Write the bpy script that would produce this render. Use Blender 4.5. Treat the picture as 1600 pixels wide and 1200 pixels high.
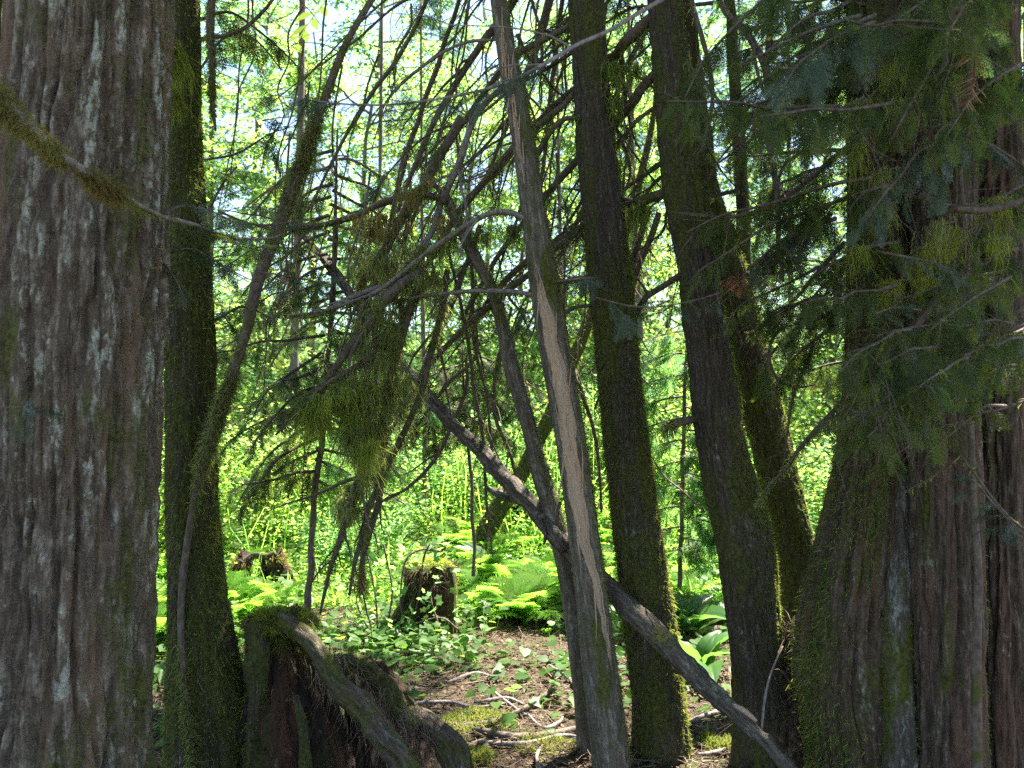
import bpy, math, random
import numpy as np
from math import radians, sin, cos, pi, tan

for o in list(bpy.data.objects): bpy.data.objects.remove(o)
SC = bpy.context.scene
COL = SC.collection
rng = np.random.default_rng(7)
random.seed(7)

# ------------------------------------------------------------------ camera, sky, sun, exposure
PITCH = 2.0
CAMZ = 1.6
FPX = 1331.0            # focal length in pixels of the 1600 px wide photograph
cam_d = bpy.data.cameras.new('camera'); cam = bpy.data.objects.new('camera', cam_d); COL.objects.link(cam)
cam.location = (0, 0, CAMZ); cam.rotation_euler = (radians(90 + PITCH), 0, 0)
cam_d.sensor_width = 36.0; cam_d.lens = 36.0 * FPX / 1600.0
cam_d.clip_start = 0.05; cam_d.clip_end = 600
SC.camera = cam
cam_d.dof.use_dof = True; cam_d.dof.focus_distance = 4.0; cam_d.dof.aperture_fstop = 4.0

SUN_EL = 58.0; SUN_AZ = 42.0        # azimuth measured from +Y (view direction) towards +X (right)
world = bpy.data.worlds.new('World'); SC.world = world; world.use_nodes = True
wn = world.node_tree.nodes; wl = world.node_tree.links
sky = wn.new('ShaderNodeTexSky'); sky.sky_type = 'NISHITA'; sky.sun_disc = False
sky.sun_elevation = radians(SUN_EL); sky.sun_rotation = radians(SUN_AZ)
sky.air_density = 1.0; sky.dust_density = 0.3; sky.ozone_density = 2.0
wn['Background'].inputs['Strength'].default_value = 0.06
skh = wn.new('ShaderNodeHueSaturation'); skh.inputs['Saturation'].default_value = .9; wl.new(sky.outputs[0], skh.inputs['Color']); wl.new(skh.outputs[0], wn['Background'].inputs['Color'])
sun_d = bpy.data.lights.new('sun', 'SUN'); sun_d.energy = 5.0; sun_d.angle = radians(0.6); sun_d.color = (1.0, 0.93, 0.82)
sun = bpy.data.objects.new('sun', sun_d); COL.objects.link(sun)
sx, sy, sz = sin(radians(SUN_AZ)) * cos(radians(SUN_EL)), cos(radians(SUN_AZ)) * cos(radians(SUN_EL)), sin(radians(SUN_EL))
from mathutils import Vector
sun.rotation_euler = Vector((sx, sy, sz)).to_track_quat('Z', 'Y').to_euler()
SC.view_settings.view_transform = 'Standard'; SC.view_settings.look = 'None'
SC.view_settings.gamma = 1.0; SC.view_settings.use_curve_mapping = False
SC.view_settings.exposure = 2.95
SC.render.engine = 'CYCLES'
try:
    SC.cycles.use_denoising = False
    SC.cycles.max_bounces = 6; SC.cycles.diffuse_bounces = 3; SC.cycles.glossy_bounces = 1
    SC.cycles.transmission_bounces = 4; SC.cycles.transparent_max_bounces = 4
except Exception: pass

# ------------------------------------------------------------------ maths helpers
def P(px, py, d):
    """a point seen at pixel (px, py) of the photograph, d metres in front of the camera"""
    x = (px - 800) / FPX * d; v = (600 - py) / FPX * d
    c, s = cos(radians(PITCH)), sin(radians(PITCH))
    return np.array([x, d * c - v * s, CAMZ + d * s + v * c])

def norm(a): return a / np.maximum(np.linalg.norm(a, axis=-1, keepdims=True), 1e-9)

def _h(ix, iy, iz, seed):
    n = (ix.astype(np.int64) * 374761393 + iy.astype(np.int64) * 668265263 + iz.astype(np.int64) * 2147483647 + seed * 144665) & 0xffffffff
    n = ((n ^ (n >> 13)) * 1274126177) & 0xffffffff
    n = ((n ^ (n >> 16)) * 2246822519) & 0xffffffff
    return ((n ^ (n >> 15)) & 0xffff) / 32767.5 - 1.0

def noise(x, y, z, seed=0):
    x, y, z = np.broadcast_arrays(np.asarray(x, float), np.asarray(y, float), np.asarray(z, float))
    ix, iy, iz = np.floor(x), np.floor(y), np.floor(z)
    fx, fy, fz = x - ix, y - iy, z - iz
    ux, uy, uz = [t * t * (3 - 2 * t) for t in (fx, fy, fz)]
    ix, iy, iz = ix.astype(np.int64), iy.astype(np.int64), iz.astype(np.int64)
    def L(a, b, t): return a + (b - a) * t
    c = lambda a, b, d: _h(ix + a, iy + b, iz + d, seed)
    return L(L(L(c(0,0,0), c(1,0,0), ux), L(c(0,1,0), c(1,1,0), ux), uy),
             L(L(c(0,0,1), c(1,0,1), ux), L(c(0,1,1), c(1,1,1), ux), uy), uz)

def fbm(x, y, z, seed=0, oct=3):
    s = 0; a = 1.0; f = 1.0; t = 0
    for k in range(oct):
        s = s + a * noise(x * f, y * f, z * f, seed + k * 17); t += a; a *= .5; f *= 2.03
    return s / t

def gz(x, y):
    x = np.asarray(x, float); y = np.asarray(y, float)
    z = 0.05 * noise(x * .7, y * .7, 0, 3) + 0.02 * noise(x * 3, y * 3, 0, 4)
    z = z + np.maximum(0, y - 9) * 0.10 + np.maximum(0, y - 16) * 0.08 - np.maximum(0, y - 45) * .16
    z = z + 0.10 * np.exp(-((x + 2.3) ** 2 + (y - 6) ** 2) / 2.0)
    return z

def smooth_path(pts, n):
    """Catmull-Rom through rows of pts (any width), n samples"""
    p = np.asarray(pts, float)
    if len(p) == 2:
        t = np.linspace(0, 1, n)[:, None]; return p[0] + (p[1] - p[0]) * t
    q = np.vstack([2 * p[0] - p[1], p, 2 * p[-1] - p[-2]])
    u = np.linspace(0, len(p) - 1 - 1e-6, n); i = u.astype(int); t = (u - i)[:, None]
    a, b, c, d = q[i], q[i + 1], q[i + 2], q[i + 3]
    return .5 * ((2 * b) + (-a + c) * t + (2 * a - 5 * b + 4 * c - d) * t ** 2 + (-a + 3 * b - 3 * c + d) * t ** 3)

# ------------------------------------------------------------------ mesh + object helpers
def mesh(name, V, faces, mat=None, smooth=False, attrs=None):
    V = np.asarray(V, np.float32)
    faces = [np.asarray(f, np.int32) for f in (faces if isinstance(faces, (list, tuple)) else [faces]) if len(f)]
    me = bpy.data.meshes.new(name)
    me.vertices.add(len(V)); me.vertices.foreach_set('co', V.ravel())
    tot = np.concatenate([np.full(len(f), f.shape[1], np.int32) for f in faces])
    idx = np.concatenate([f.ravel() for f in faces])
    st = np.zeros(len(tot), np.int32); st[1:] = np.cumsum(tot)[:-1]
    me.loops.add(len(idx)); me.loops.foreach_set('vertex_index', idx)
    me.polygons.add(len(tot)); me.polygons.foreach_set('loop_start', st); me.polygons.foreach_set('loop_total', tot)
    if attrs:
        for k, a in attrs.items():
            a = np.asarray(a, np.float32)
            if a.ndim == 1:
                at = me.attributes.new(k, 'FLOAT', 'POINT'); at.data.foreach_set('value', a)
            else:
                at = me.attributes.new(k, 'FLOAT_VECTOR', 'POINT'); at.data.foreach_set('vector', a.ravel())
    me.update(calc_edges=True)
    if smooth: me.polygons.foreach_set('use_smooth', np.ones(len(tot), bool))
    if mat: me.materials.append(mat)
    me.update()
    return me

def link(name, me, parent=None, kind=None):
    o = bpy.data.objects.new(name, me); COL.objects.link(o)
    if parent is not None:
        o.parent = parent
        if parent.parent is None: o.location = -parent.location if parent.get('_w') else (0, 0, 0)
    if kind: o['kind'] = kind
    return o

def thing(name, label, cat, base, group=None):
    """Empty at the base of a thing; its parts are modelled in world coordinates"""
    o = bpy.data.objects.new(name, None); COL.objects.link(o); o.location = [float(v) for v in base]; o['_w'] = 1
    o.empty_display_size = .1
    o['label'] = label; o['category'] = cat
    if group: o['group'] = group
    return o

def tag(o, label, cat, group=None, kind=None):
    o['label'] = label; o['category'] = cat
    if group: o['group'] = group
    if kind: o['kind'] = kind
    return o

def copy_tree(o, parent=None):
    c = o.copy(); COL.objects.link(c); c.parent = parent
    for ch in list(o.children): copy_tree(ch, c)
    return c

class Acc:
    """collects geometry into one mesh, with a random number per piece"""
    def __init__(s): s.V = []; s.Q = []; s.T = []; s.R = []; s.n = 0
    def add(s, V, Q=None, T=None, R=None):
        V = np.asarray(V).reshape(-1, 3)
        if Q is not None and len(Q): s.Q.append(np.asarray(Q).reshape(-1, 4) + s.n)
        if T is not None and len(T): s.T.append(np.asarray(T).reshape(-1, 3) + s.n)
        s.V.append(V); s.R.append(np.zeros(len(V)) if R is None else np.asarray(R).ravel()); s.n += len(V)
    def build(s, name, mat, parent=None, smooth=False, kind=None, meshonly=False):
        if not s.V: return None
        F = []
        if s.Q: F.append(np.vstack(s.Q))
        if s.T: F.append(np.vstack(s.T))
        me = mesh(name, np.vstack(s.V), F, mat, smooth, {'rnd': np.concatenate(s.R)})
        return me if meshonly else link(name, me, parent, kind)

def ribbons(acc, Pt, D, L, W, nseg=3, grav=0.3, wig=0.3, taper=.25, r=None):
    """thin tapering curved strands (moss, lichen, needles); arrays of N"""
    N = len(Pt); r = r or rng
    D = norm(D); L = np.broadcast_to(L, (N,)); W = np.broadcast_to(W, (N,))
    side = norm(np.cross(D, r.normal(size=(N, 3)))); pos = Pt.copy()
    rows = []
    for k in range(nseg + 1):
        w = (W * (1 - (1 - taper) * k / nseg) / 2)[:, None]
        rows.append(pos - side * w); rows.append(pos + side * w)
        D = norm(D + np.array([0, 0, -1.0]) * grav + r.normal(size=(N, 3)) * wig)
        side = norm(side - D * (side * D).sum(1, keepdims=True))
        pos = pos + D * (L / nseg)[:, None]
    V = np.stack(rows, 1); m = 2 * (nseg + 1)
    b = (np.arange(N) * m)[:, None]
    Q = np.concatenate([b + np.array([2*k, 2*k+1, 2*k+3, 2*k+2]) for k in range(nseg)])
    acc.add(V, Q=Q, R=np.repeat(r.random(N), m))

def tubes3(acc, C, Rr, r=None, sides=3):
    """N thin tubes: C (N,K,3), radii (N,K)"""
    r = r or rng
    N, K, _ = C.shape
    T = norm(np.gradient(C, axis=1))
    ref = norm(r.normal(size=(N, 1, 3))) + np.zeros_like(T)
    A = norm(np.cross(T, ref)); B = np.cross(T, A)
    ang = np.arange(sides) * 2 * pi / sides
    V = C[:, :, None, :] + Rr[:, :, None, None] * (A[:, :, None, :] * np.cos(ang)[None, None, :, None] + B[:, :, None, :] * np.sin(ang)[None, None, :, None])
    i = np.arange(K - 1)[:, None]; j = np.arange(sides)[None, :]; j2 = (j + 1) % sides
    q = np.stack([i * sides + j, i * sides + j2, (i + 1) * sides + j2, (i + 1) * sides + j], -1).reshape(-1, 4)
    b = (np.arange(N) * K * sides)[:, None, None]
    acc.add(V, Q=(q[None] + b).reshape(-1, 4), R=np.repeat(r.random(N), K * sides))

def sticks(acc, Pt, D, L, R0, nseg=4, grav=0.1, wig=0.15, r=None, sides=3, tip=.3):
    r = r or rng
    N = len(Pt); D = norm(D); pos = Pt.copy(); C = [pos]
    for k in range(nseg):
        pos = pos + D * (np.broadcast_to(L, (N,)) / nseg)[:, None]; C.append(pos)
        D = norm(D + np.array([0, 0, -1.0]) * grav + r.normal(size=(N, 3)) * wig)
    C = np.stack(C, 1); t = np.linspace(1, tip, nseg + 1)[None]
    tubes3(acc, C, np.broadcast_to(R0, (N,))[:, None] * t, r, sides)
    return C

def leaves(acc, Pt, X, Nn, L, W, fold=.18, r=None):
    """folded leaf of 4 vertices and 2 triangles"""
    r = r or rng
    N = len(Pt); X = norm(X); Y = norm(np.cross(Nn, X)); Z = np.cross(X, Y)
    L = np.broadcast_to(L, (N,))[:, None]; W = np.broadcast_to(W, (N,))[:, None]
    V = np.stack([Pt, Pt + X * L * .45 + Y * W * .5 + Z * W * fold, Pt + X * L, Pt + X * L * .45 - Y * W * .5 + Z * W * fold], 1)
    b = (np.arange(N) * 4)[:, None]
    T = np.concatenate([b + np.array([0, 2, 1]), b + np.array([0, 3, 2])])
    acc.add(V, T=T, R=np.repeat(r.random(N), 4))

def place(acc, tV, tQ, tT, Pt, X, Nn, S, r=None):
    """copies of a small template (x forward, z normal) merged into acc"""
    r = r or rng
    N = len(Pt); X = norm(X); Y = norm(np.cross(Nn, X)); Z = np.cross(X, Y)
    S = np.broadcast_to(S, (N,))[:, None, None]
    M = np.stack([X, Y, Z], 1)
    V = (tV[None] * S) @ M + Pt[:, None, :]
    m = len(tV); b = (np.arange(N) * m)[:, None, None]
    Q = (tQ[None] + b).reshape(-1, 4) if tQ is not None and len(tQ) else None
    T = (tT[None] + b).reshape(-1, 3) if tT is not None and len(tT) else None
    acc.add(V, Q=Q, T=T, R=np.repeat(r.random(N), m))

# ------------------------------------------------------------------ materials
MATS = {}
class NT:
    def __init__(s, name):
        s.m = bpy.data.materials.new(name); s.m.use_nodes = True; s.t = s.m.node_tree
        s.t.nodes.clear(); s.out = s.t.nodes.new('ShaderNodeOutputMaterial'); MATS[name] = s.m
    def n(s, typ, **kw):
        nd = s.t.nodes.new(typ)
        for k, v in kw.items():
            if k.startswith('i_'):
                key = k[2:]; key = int(key) if key.isdigit() else key.replace('_', ' ')
                if hasattr(v, 'is_linked') : s.t.links.new(v, nd.inputs[key])
                else: nd.inputs[key].default_value = v
            else: setattr(nd, k, v)
        return nd
    def noise(s, vec, scale, detail=3, rough=.55, dist=0):
        nd = s.n('ShaderNodeTexNoise', i_Vector=vec, i_Scale=scale, i_Detail=detail, i_Roughness=rough, i_Distortion=dist)
        return nd.outputs['Fac']
    def mapping(s, vec, sc=(1, 1, 1), loc=(0, 0, 0)):
        return s.n('ShaderNodeMapping', i_Vector=vec, i_Scale=sc, i_Location=loc).outputs[0]
    def ramp(s, fac, stops):
        nd = s.n('ShaderNodeValToRGB', i_0=fac); cr = nd.color_ramp
        while len(cr.elements) > 1: cr.elements.remove(cr.elements[-1])
        cr.elements[0].position = stops[0][0]; cr.elements[0].color = (*stops[0][1], 1) if len(stops[0][1]) == 3 else stops[0][1]
        for p, c in stops[1:]:
            e = cr.elements.new(p); e.color = (*c, 1) if len(c) == 3 else c
        return nd.outputs[0]
    def step(s, fac, a, b):
        return s.n('ShaderNodeMapRange', i_0=fac, i_1=a, i_2=b, i_3=0.0, i_4=1.0, clamp=True).outputs[0]
    def math(s, op, a, b=0.0):
        return s.n('ShaderNodeMath', operation=op, i_0=a, i_1=b).outputs[0]
    def mix(s, fac, a, b, bt='MIX'):
        nd = s.t.nodes.new('ShaderNodeMixRGB'); nd.blend_type = bt
        for k, v in ((0, fac), (1, a), (2, b)):
            if hasattr(v, 'is_linked'): s.t.links.new(v, nd.inputs[k])
            else: nd.inputs[k].default_value = v if k == 0 else (*v, 1) if len(v) == 3 else v
        return nd.outputs[0]
    def attr(s, name, out='Fac'): return s.n('ShaderNodeAttribute', attribute_name=name).outputs[out]

def bark_material(name, dark, mid, light, lichen=(.38, .41, .35), lich=.5, moss=.3, moss_col=(.07, .085, .012), fine=1.0, red=None, sc=1.0, lth=.07):
    s = NT(name)
    v = s.attr('bark', 'Vector'); ridge = s.attr('ridge')
    a = s.noise(s.mapping(v, (38 * sc, 38 * sc, 5 * sc)), 1.0, 5, .65)
    b = s.noise(s.mapping(v, (110 * sc, 110 * sc, 16 * sc), (3, 1, 7)), 1.0, 4, .6)
    col = s.ramp(a, [(.36, dark), (.5, mid), (.62, light)])
    col = s.mix(s.step(b, .42, .58), s.mix(.7, col, dark), col)
    pl = s.noise(s.mapping(v, (70 * sc, 70 * sc, 34 * sc), (7, 2, 4)), 1.0, 5, .7)
    col = s.mix(s.step(pl, .56, .44), col, s.mix(.6, col, dark))
    sp = s.noise(v, 260, 2, .5)
    col = s.mix(s.math('MULTIPLY', s.step(sp, .62, .70), .6), col, light)
    if red:
        rr = s.noise(s.mapping(v, (14, 14, 1.2), (9, 4, 2)), 1.0, 3, .5)
        col = s.mix(s.step(rr, .5, .68), col, red)
    # lichen patches sit on the ridges
    l1 = s.noise(s.mapping(v, (14, 14, 5), (5, 5, 5)), 1.0, 5, .7)
    l2 = s.noise(s.mapping(v, (60, 60, 26), (1, 2, 3)), 1.0, 4, .65)
    lm = s.math('ADD', s.math('MULTIPLY', l1, .6), s.math('MULTIPLY', l2, .4))
    lm = s.step(lm, 0.60 - .12 * lich, 0.60 - .12 * lich + lth)
    lm = s.math('MULTIPLY', lm, s.step(ridge, .35, .75))
    lc = s.ramp(s.noise(v, 150, 3), [(.35, [c * .6 for c in lichen]), (.6, lichen)])
    col = s.mix(lm, col, lc)
    m1 = s.noise(s.mapping(v, (6, 6, 2.2), (8, 3, 1)), 1.0, 5, .65)
    mm = s.step(m1, .66 - .34 * moss, .74 - .30 * moss)
    mc = s.ramp(s.noise(v, 70, 4), [(.3, [c * .45 for c in moss_col]), (.5, moss_col), (.72, [moss_col[0] * 1.9, moss_col[1] * 1.6, moss_col[2] * 1.5])])
    col = s.mix(mm, col, mc)
    h = s.math('ADD', s.math('MULTIPLY', a, .6), s.math('MULTIPLY', b, .4))
    hh = s.math('ADD', s.math('ADD', h, s.math('MULTIPLY', pl, .6)), s.math('MULTIPLY', s.noise(v, 220, 3), .4))
    bump = s.n('ShaderNodeBump', i_Strength=.9 * fine, i_Distance=.03, i_Height=hh)
    p = s.n('ShaderNodeBsdfPrincipled', i_Base_Color=col, i_Roughness=.85, i_Normal=bump.outputs[0])
    p.inputs['Specular IOR Level'].default_value = .25
    s.t.links.new(p.outputs[0], s.out.inputs[0]); return s.m

def leaf_material(name, cols, trans, tfac=.5, rough=.5, spec=.3, posvar=0.0, cols2=None):
    """cols: colour stops by the random number of each leaf; trans: colour of the light that comes through"""
    s = NT(name)
    r = s.attr('rnd'); n = len(cols)
    col = s.ramp(r, [(i / max(1, n - 1), c) for i, c in enumerate(cols)])
    oi = s.n('ShaderNodeObjectInfo')
    hs = s.n('ShaderNodeHueSaturation', i_Color=col)
    s.t.links.new(s.n('ShaderNodeMapRange', i_0=oi.outputs['Random'], i_3=.485, i_4=.515).outputs[0], hs.inputs['Hue'])
    s.t.links.new(s.n('ShaderNodeMapRange', i_0=oi.outputs['Random'], i_3=.7, i_4=1.3).outputs[0], hs.inputs['Value'])
    p = s.n('ShaderNodeBsdfPrincipled', i_Base_Color=hs.outputs[0], i_Roughness=rough)
    p.inputs['Specular IOR Level'].default_value = spec
    tc = s.mix(1.0, trans, s.ramp(r, [(0, (.55, .72, 1.3)), (.5, (.9, .95, 1.0)), (1, (1.25, 1.12, .8))]), 'MULTIPLY')
    t = s.n('ShaderNodeBsdfTranslucent', i_Color=tc)
    mx = s.n('ShaderNodeMixShader', i_0=tfac)
    s.t.links.new(p.outputs[0], mx.inputs[1]); s.t.links.new(t.outputs[0], mx.inputs[2])
    s.t.links.new(mx.outputs[0], s.out.inputs[0]); return s.m

def wood_material(name, cols, scale=(60, 60, 60), coord='Object', rough=.85, bump=.6, moss=None):
    s = NT(name)
    v = s.n('ShaderNodeTexCoord').outputs[coord]
    a = s.noise(s.mapping(v, scale), 1.0, 5, .65)
    n = len(cols)
    col = s.ramp(a, [(.3 + .4 * i / max(1, n - 1), c) for i, c in enumerate(cols)])
    if moss:
        m = s.noise(v, 7, 4, .6); col = s.mix(s.step(m, .55, .68), col, moss)
    bp = s.n('ShaderNodeBump', i_Strength=bump, i_Distance=.01, i_Height=a)
    p = s.n('ShaderNodeBsdfPrincipled', i_Base_Color=col, i_Roughness=rough, i_Normal=bp.outputs[0])
    p.inputs['Specular IOR Level'].default_value = .25
    s.t.links.new(p.outputs[0], s.out.inputs[0]); return s.m

M_cedar_grey = bark_material('cedar_bark_grey', (.07, .052, .036), (.20, .155, .115), (.33, .275, .215), lichen=(.46, .47, .38), lich=.66, moss=.36, red=(.18, .12, .075), moss_col=(.085, .09, .025))
M_cedar_red = bark_material('cedar_bark_red', (.05, .037, .027), (.13, .095, .066), (.22, .175, .13), lich=.22, moss=.26, red=(.15, .085, .06), sc=1.2)
M_cedar_moss = bark_material('cedar_bark_mossy', (.045, .03, .02), (.12, .085, .06), (.19, .145, .11), lich=.2, moss=.58, red=(.16, .085, .05), moss_col=(.065, .07, .022))
M_lichen = bark_material('bark_pale_lichen', (.05, .04, .032), (.13, .105, .09), (.20, .17, .15), lichen=(.34, .38, .34), lich=.75, moss=.42, sc=1.4)
M_hem = bark_material('hemlock_bark', (.045, .038, .024), (.12, .10, .07), (.20, .17, .125), lichen=(.36, .38, .34), lich=.30, moss=.30, sc=1.6)
M_hem_half = bark_material('hemlock_bark_half_mossy', (.045, .036, .022), (.11, .09, .065), (.18, .15, .12), lichen=(.36, .38, .34), lich=.2, moss=.58, moss_col=(.075, .085, .02), sc=1.6)
M_hem_moss = bark_material('hemlock_bark_mossy', (.035, .03, .015), (.09, .075, .045), (.15, .12, .09), lich=.05, moss=.75, moss_col=(.06, .068, .014), sc=1.6)
M_smooth = bark_material('smooth_weathered_bark', (.08, .066, .045), (.20, .17, .125), (.31, .28, .22), lichen=(.34, .36, .32), lich=.25, moss=.28, sc=.9, fine=.8)
M_rootm = bark_material('mossy_root_wood', (.05, .035, .025), (.14, .11, .08), (.24, .20, .16), lich=.1, moss=.62, sc=1.0)
M_log = bark_material('dead_log_bark', (.06, .048, .035), (.17, .145, .11), (.29, .255, .20), lich=.15, moss=.20, sc=1.2, moss_col=(.10, .105, .02))
M_rot = bark_material('rotten_red_wood', (.014, .009, .006), (.045, .028, .019), (.10, .062, .04), lich=0, moss=.42, red=(.10, .048, .026), sc=1.9, moss_col=(.05, .055, .014))
M_split = wood_material('split_raw_wood', [(.18, .11, .07), (.50, .35, .22), (.36, .285, .21), (.68, .52, .36)], (130, 130, 5), bump=1.0)
M_branch = wood_material('branch_bark', [(.045, .034, .026), (.10, .078, .06), (.17, .14, .115)], (70, 70, 30), moss=(.06, .065, .014))
M_branch_grey = wood_material('branch_bark_grey', [(.09, .075, .065), (.18, .155, .14), (.28, .25, .23)], (70, 70, 30))
M_twig = wood_material('twig_bark', [(.05, .034, .024), (.11, .08, .06), (.19, .15, .12)], (40, 40, 40))
M_litter_twig = wood_material('litter_twig', [(.07, .045, .03), (.15, .105, .08), (.30, .24, .19)], (9, 9, 9))
M_bgtrunk = wood_material('far_trunk_bark', [(.05, .04, .03), (.12, .10, .08), (.2, .17, .14)], (25, 25, 6), moss=(.09, .10, .02))
M_moss = leaf_material('moss', [(.036, .05, .010), (.085, .115, .024), (.14, .17, .038), (.21, .215, .06)], (.32, .36, .05), .36, .8, .1)
M_moss_bright = leaf_material('moss_bright', [(.10, .12, .02), (.18, .21, .036), (.27, .28, .06)], (.36, .42, .05), .42, .8, .1)  # paler moss; on trunk edges it carries sunlight in its colour
M_lich_hang = leaf_material('hanging_moss', [(.07, .08, .026), (.15, .16, .055), (.24, .24, .10)], (.40, .46, .12), .48, .8, .1)
M_gold = leaf_material('golden_moss_or_sun', [(.11, .085, .02), (.18, .14, .04), (.25, .20, .07)], (.30, .27, .06), .35, .8, .1)
M_cedarleaf = leaf_material('cedar_foliage', [(.026, .034, .012), (.048, .060, .018), (.075, .085, .028)], (.20, .29, .05), .42, .6, .2)
M_cedarblue = leaf_material('cedar_foliage_bluish', [(.04, .06, .03), (.06, .082, .042), (.085, .11, .065)], (.06, .12, .06), .22, .5, .4)
M_cedarbg = leaf_material('far_cedar_foliage', [(.035, .07, .018), (.055, .10, .025), (.08, .13, .03)], (.26, .48, .12), .5, .55, .2)
M_brown = leaf_material('dead_frond', [(.16, .075, .04), (.24, .125, .07), (.30, .17, .10)], (.2, .1, .04), .3, .7, .1)
M_maple = leaf_material('maple_leaves', [(.045, .09, .012), (.07, .12, .018), (.10, .14, .022), (.13, .15, .025)], (.42, .64, .12), .6, .55, .2)
M_maple2 = leaf_material('broadleaf_leaves', [(.04, .09, .015), (.06, .12, .02), (.08, .13, .02)], (.30, .56, .14), .58, .55, .2)
M_fern = leaf_material('fern_leaves', [(.045, .10, .012), (.065, .13, .016), (.09, .15, .02)], (.38, .70, .07), .6, .7, .08)
M_cover = leaf_material('cover_leaves', [(.035, .085, .02), (.05, .11, .025), (.07, .13, .03)], (.26, .50, .06), .45, .5, .22)
M_cabbage = leaf_material('cabbage_leaf', [(.04, .10, .025), (.06, .13, .03)], (.18, .40, .05), .42, .35, .5)
M_grass = leaf_material('undergrowth_leaves', [(.05, .11, .012), (.08, .15, .02), (.11, .17, .025)], (.42, .70, .09), .6, .65, .1)
M_needle = leaf_material('fallen_needles', [(.055, .036, .02), (.11, .074, .045), (.19, .145, .095), (.09, .078, .04)], (.1, .05, .02), .1, .8, .1)

def ground_material():
    s = NT('forest_floor')
    v = s.n('ShaderNodeTexCoord').outputs['Object']
    a = s.noise(v, 30, 6, .7); b = s.noise(v, 2.2, 4, .6); c = s.noise(s.mapping(v, (160, 60, 60)), 1.0, 4, .7)
    col = s.ramp(a, [(.38, (.02, .014, .009)), (.48, (.06, .043, .027)), (.56, (.11, .082, .052)), (.66, (.20, .16, .11))])
    col = s.mix(s.step(c, .5, .7), col, (.05, .03, .02))
    col = s.mix(s.step(b, .52, .66), col, (.05, .065, .015))
    sep = s.n('ShaderNodeSeparateXYZ', i_0=v)
    far = s.step(sep.outputs['Y'], 7.0, 10.5)
    g = s.ramp(a, [(.3, (.02, .035, .008)), (.6, (.05, .09, .015))])
    col = s.mix(far, col, g)
    h = s.math('ADD', a, s.math('MULTIPLY', c, .6))
    bp = s.n('ShaderNodeBump', i_Strength=.9, i_Distance=.03, i_Height=h)
    p = s.n('ShaderNodeBsdfPrincipled', i_Base_Color=col, i_Roughness=.9, i_Normal=bp.outputs[0])
    p.inputs['Specular IOR Level'].default_value = .15
    s.t.links.new(p.outputs[0], s.out.inputs[0]); return s.m
M_ground = ground_material()

# ------------------------------------------------------------------ ground
def build_ground():
    xs = np.concatenate([np.linspace(-120, -6, 40)[:-1], np.linspace(-6, 6, 260), np.linspace(6, 120, 40)[1:]])
    ys = np.concatenate([np.linspace(-40, 1.5, 20)[:-1], np.linspace(1.5, 12, 300), np.linspace(12, 160, 70)[1:]])
    X, Y = np.meshgrid(xs, ys); Z = gz(X, Y)
    near = (np.abs(X) < 6.2) & (Y > 1.4) & (Y < 12.2)
    Z = Z + near * (.018 * fbm(X * 9, Y * 9, 0, 8) + .006 * noise(X * 40, Y * 40, 0, 9))
    V = np.stack([X, Y, Z], -1).reshape(-1, 3); nx = len(xs)
    i, j = np.meshgrid(np.arange(len(ys) - 1), np.arange(nx - 1), indexing='ij')
    Q = np.stack([i * nx + j, i * nx + j + 1, (i + 1) * nx + j + 1, (i + 1) * nx + j], -1).reshape(-1, 4)
    return link('ground', mesh('ground', V, Q, M_ground, True), kind='structure')
build_ground()

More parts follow.
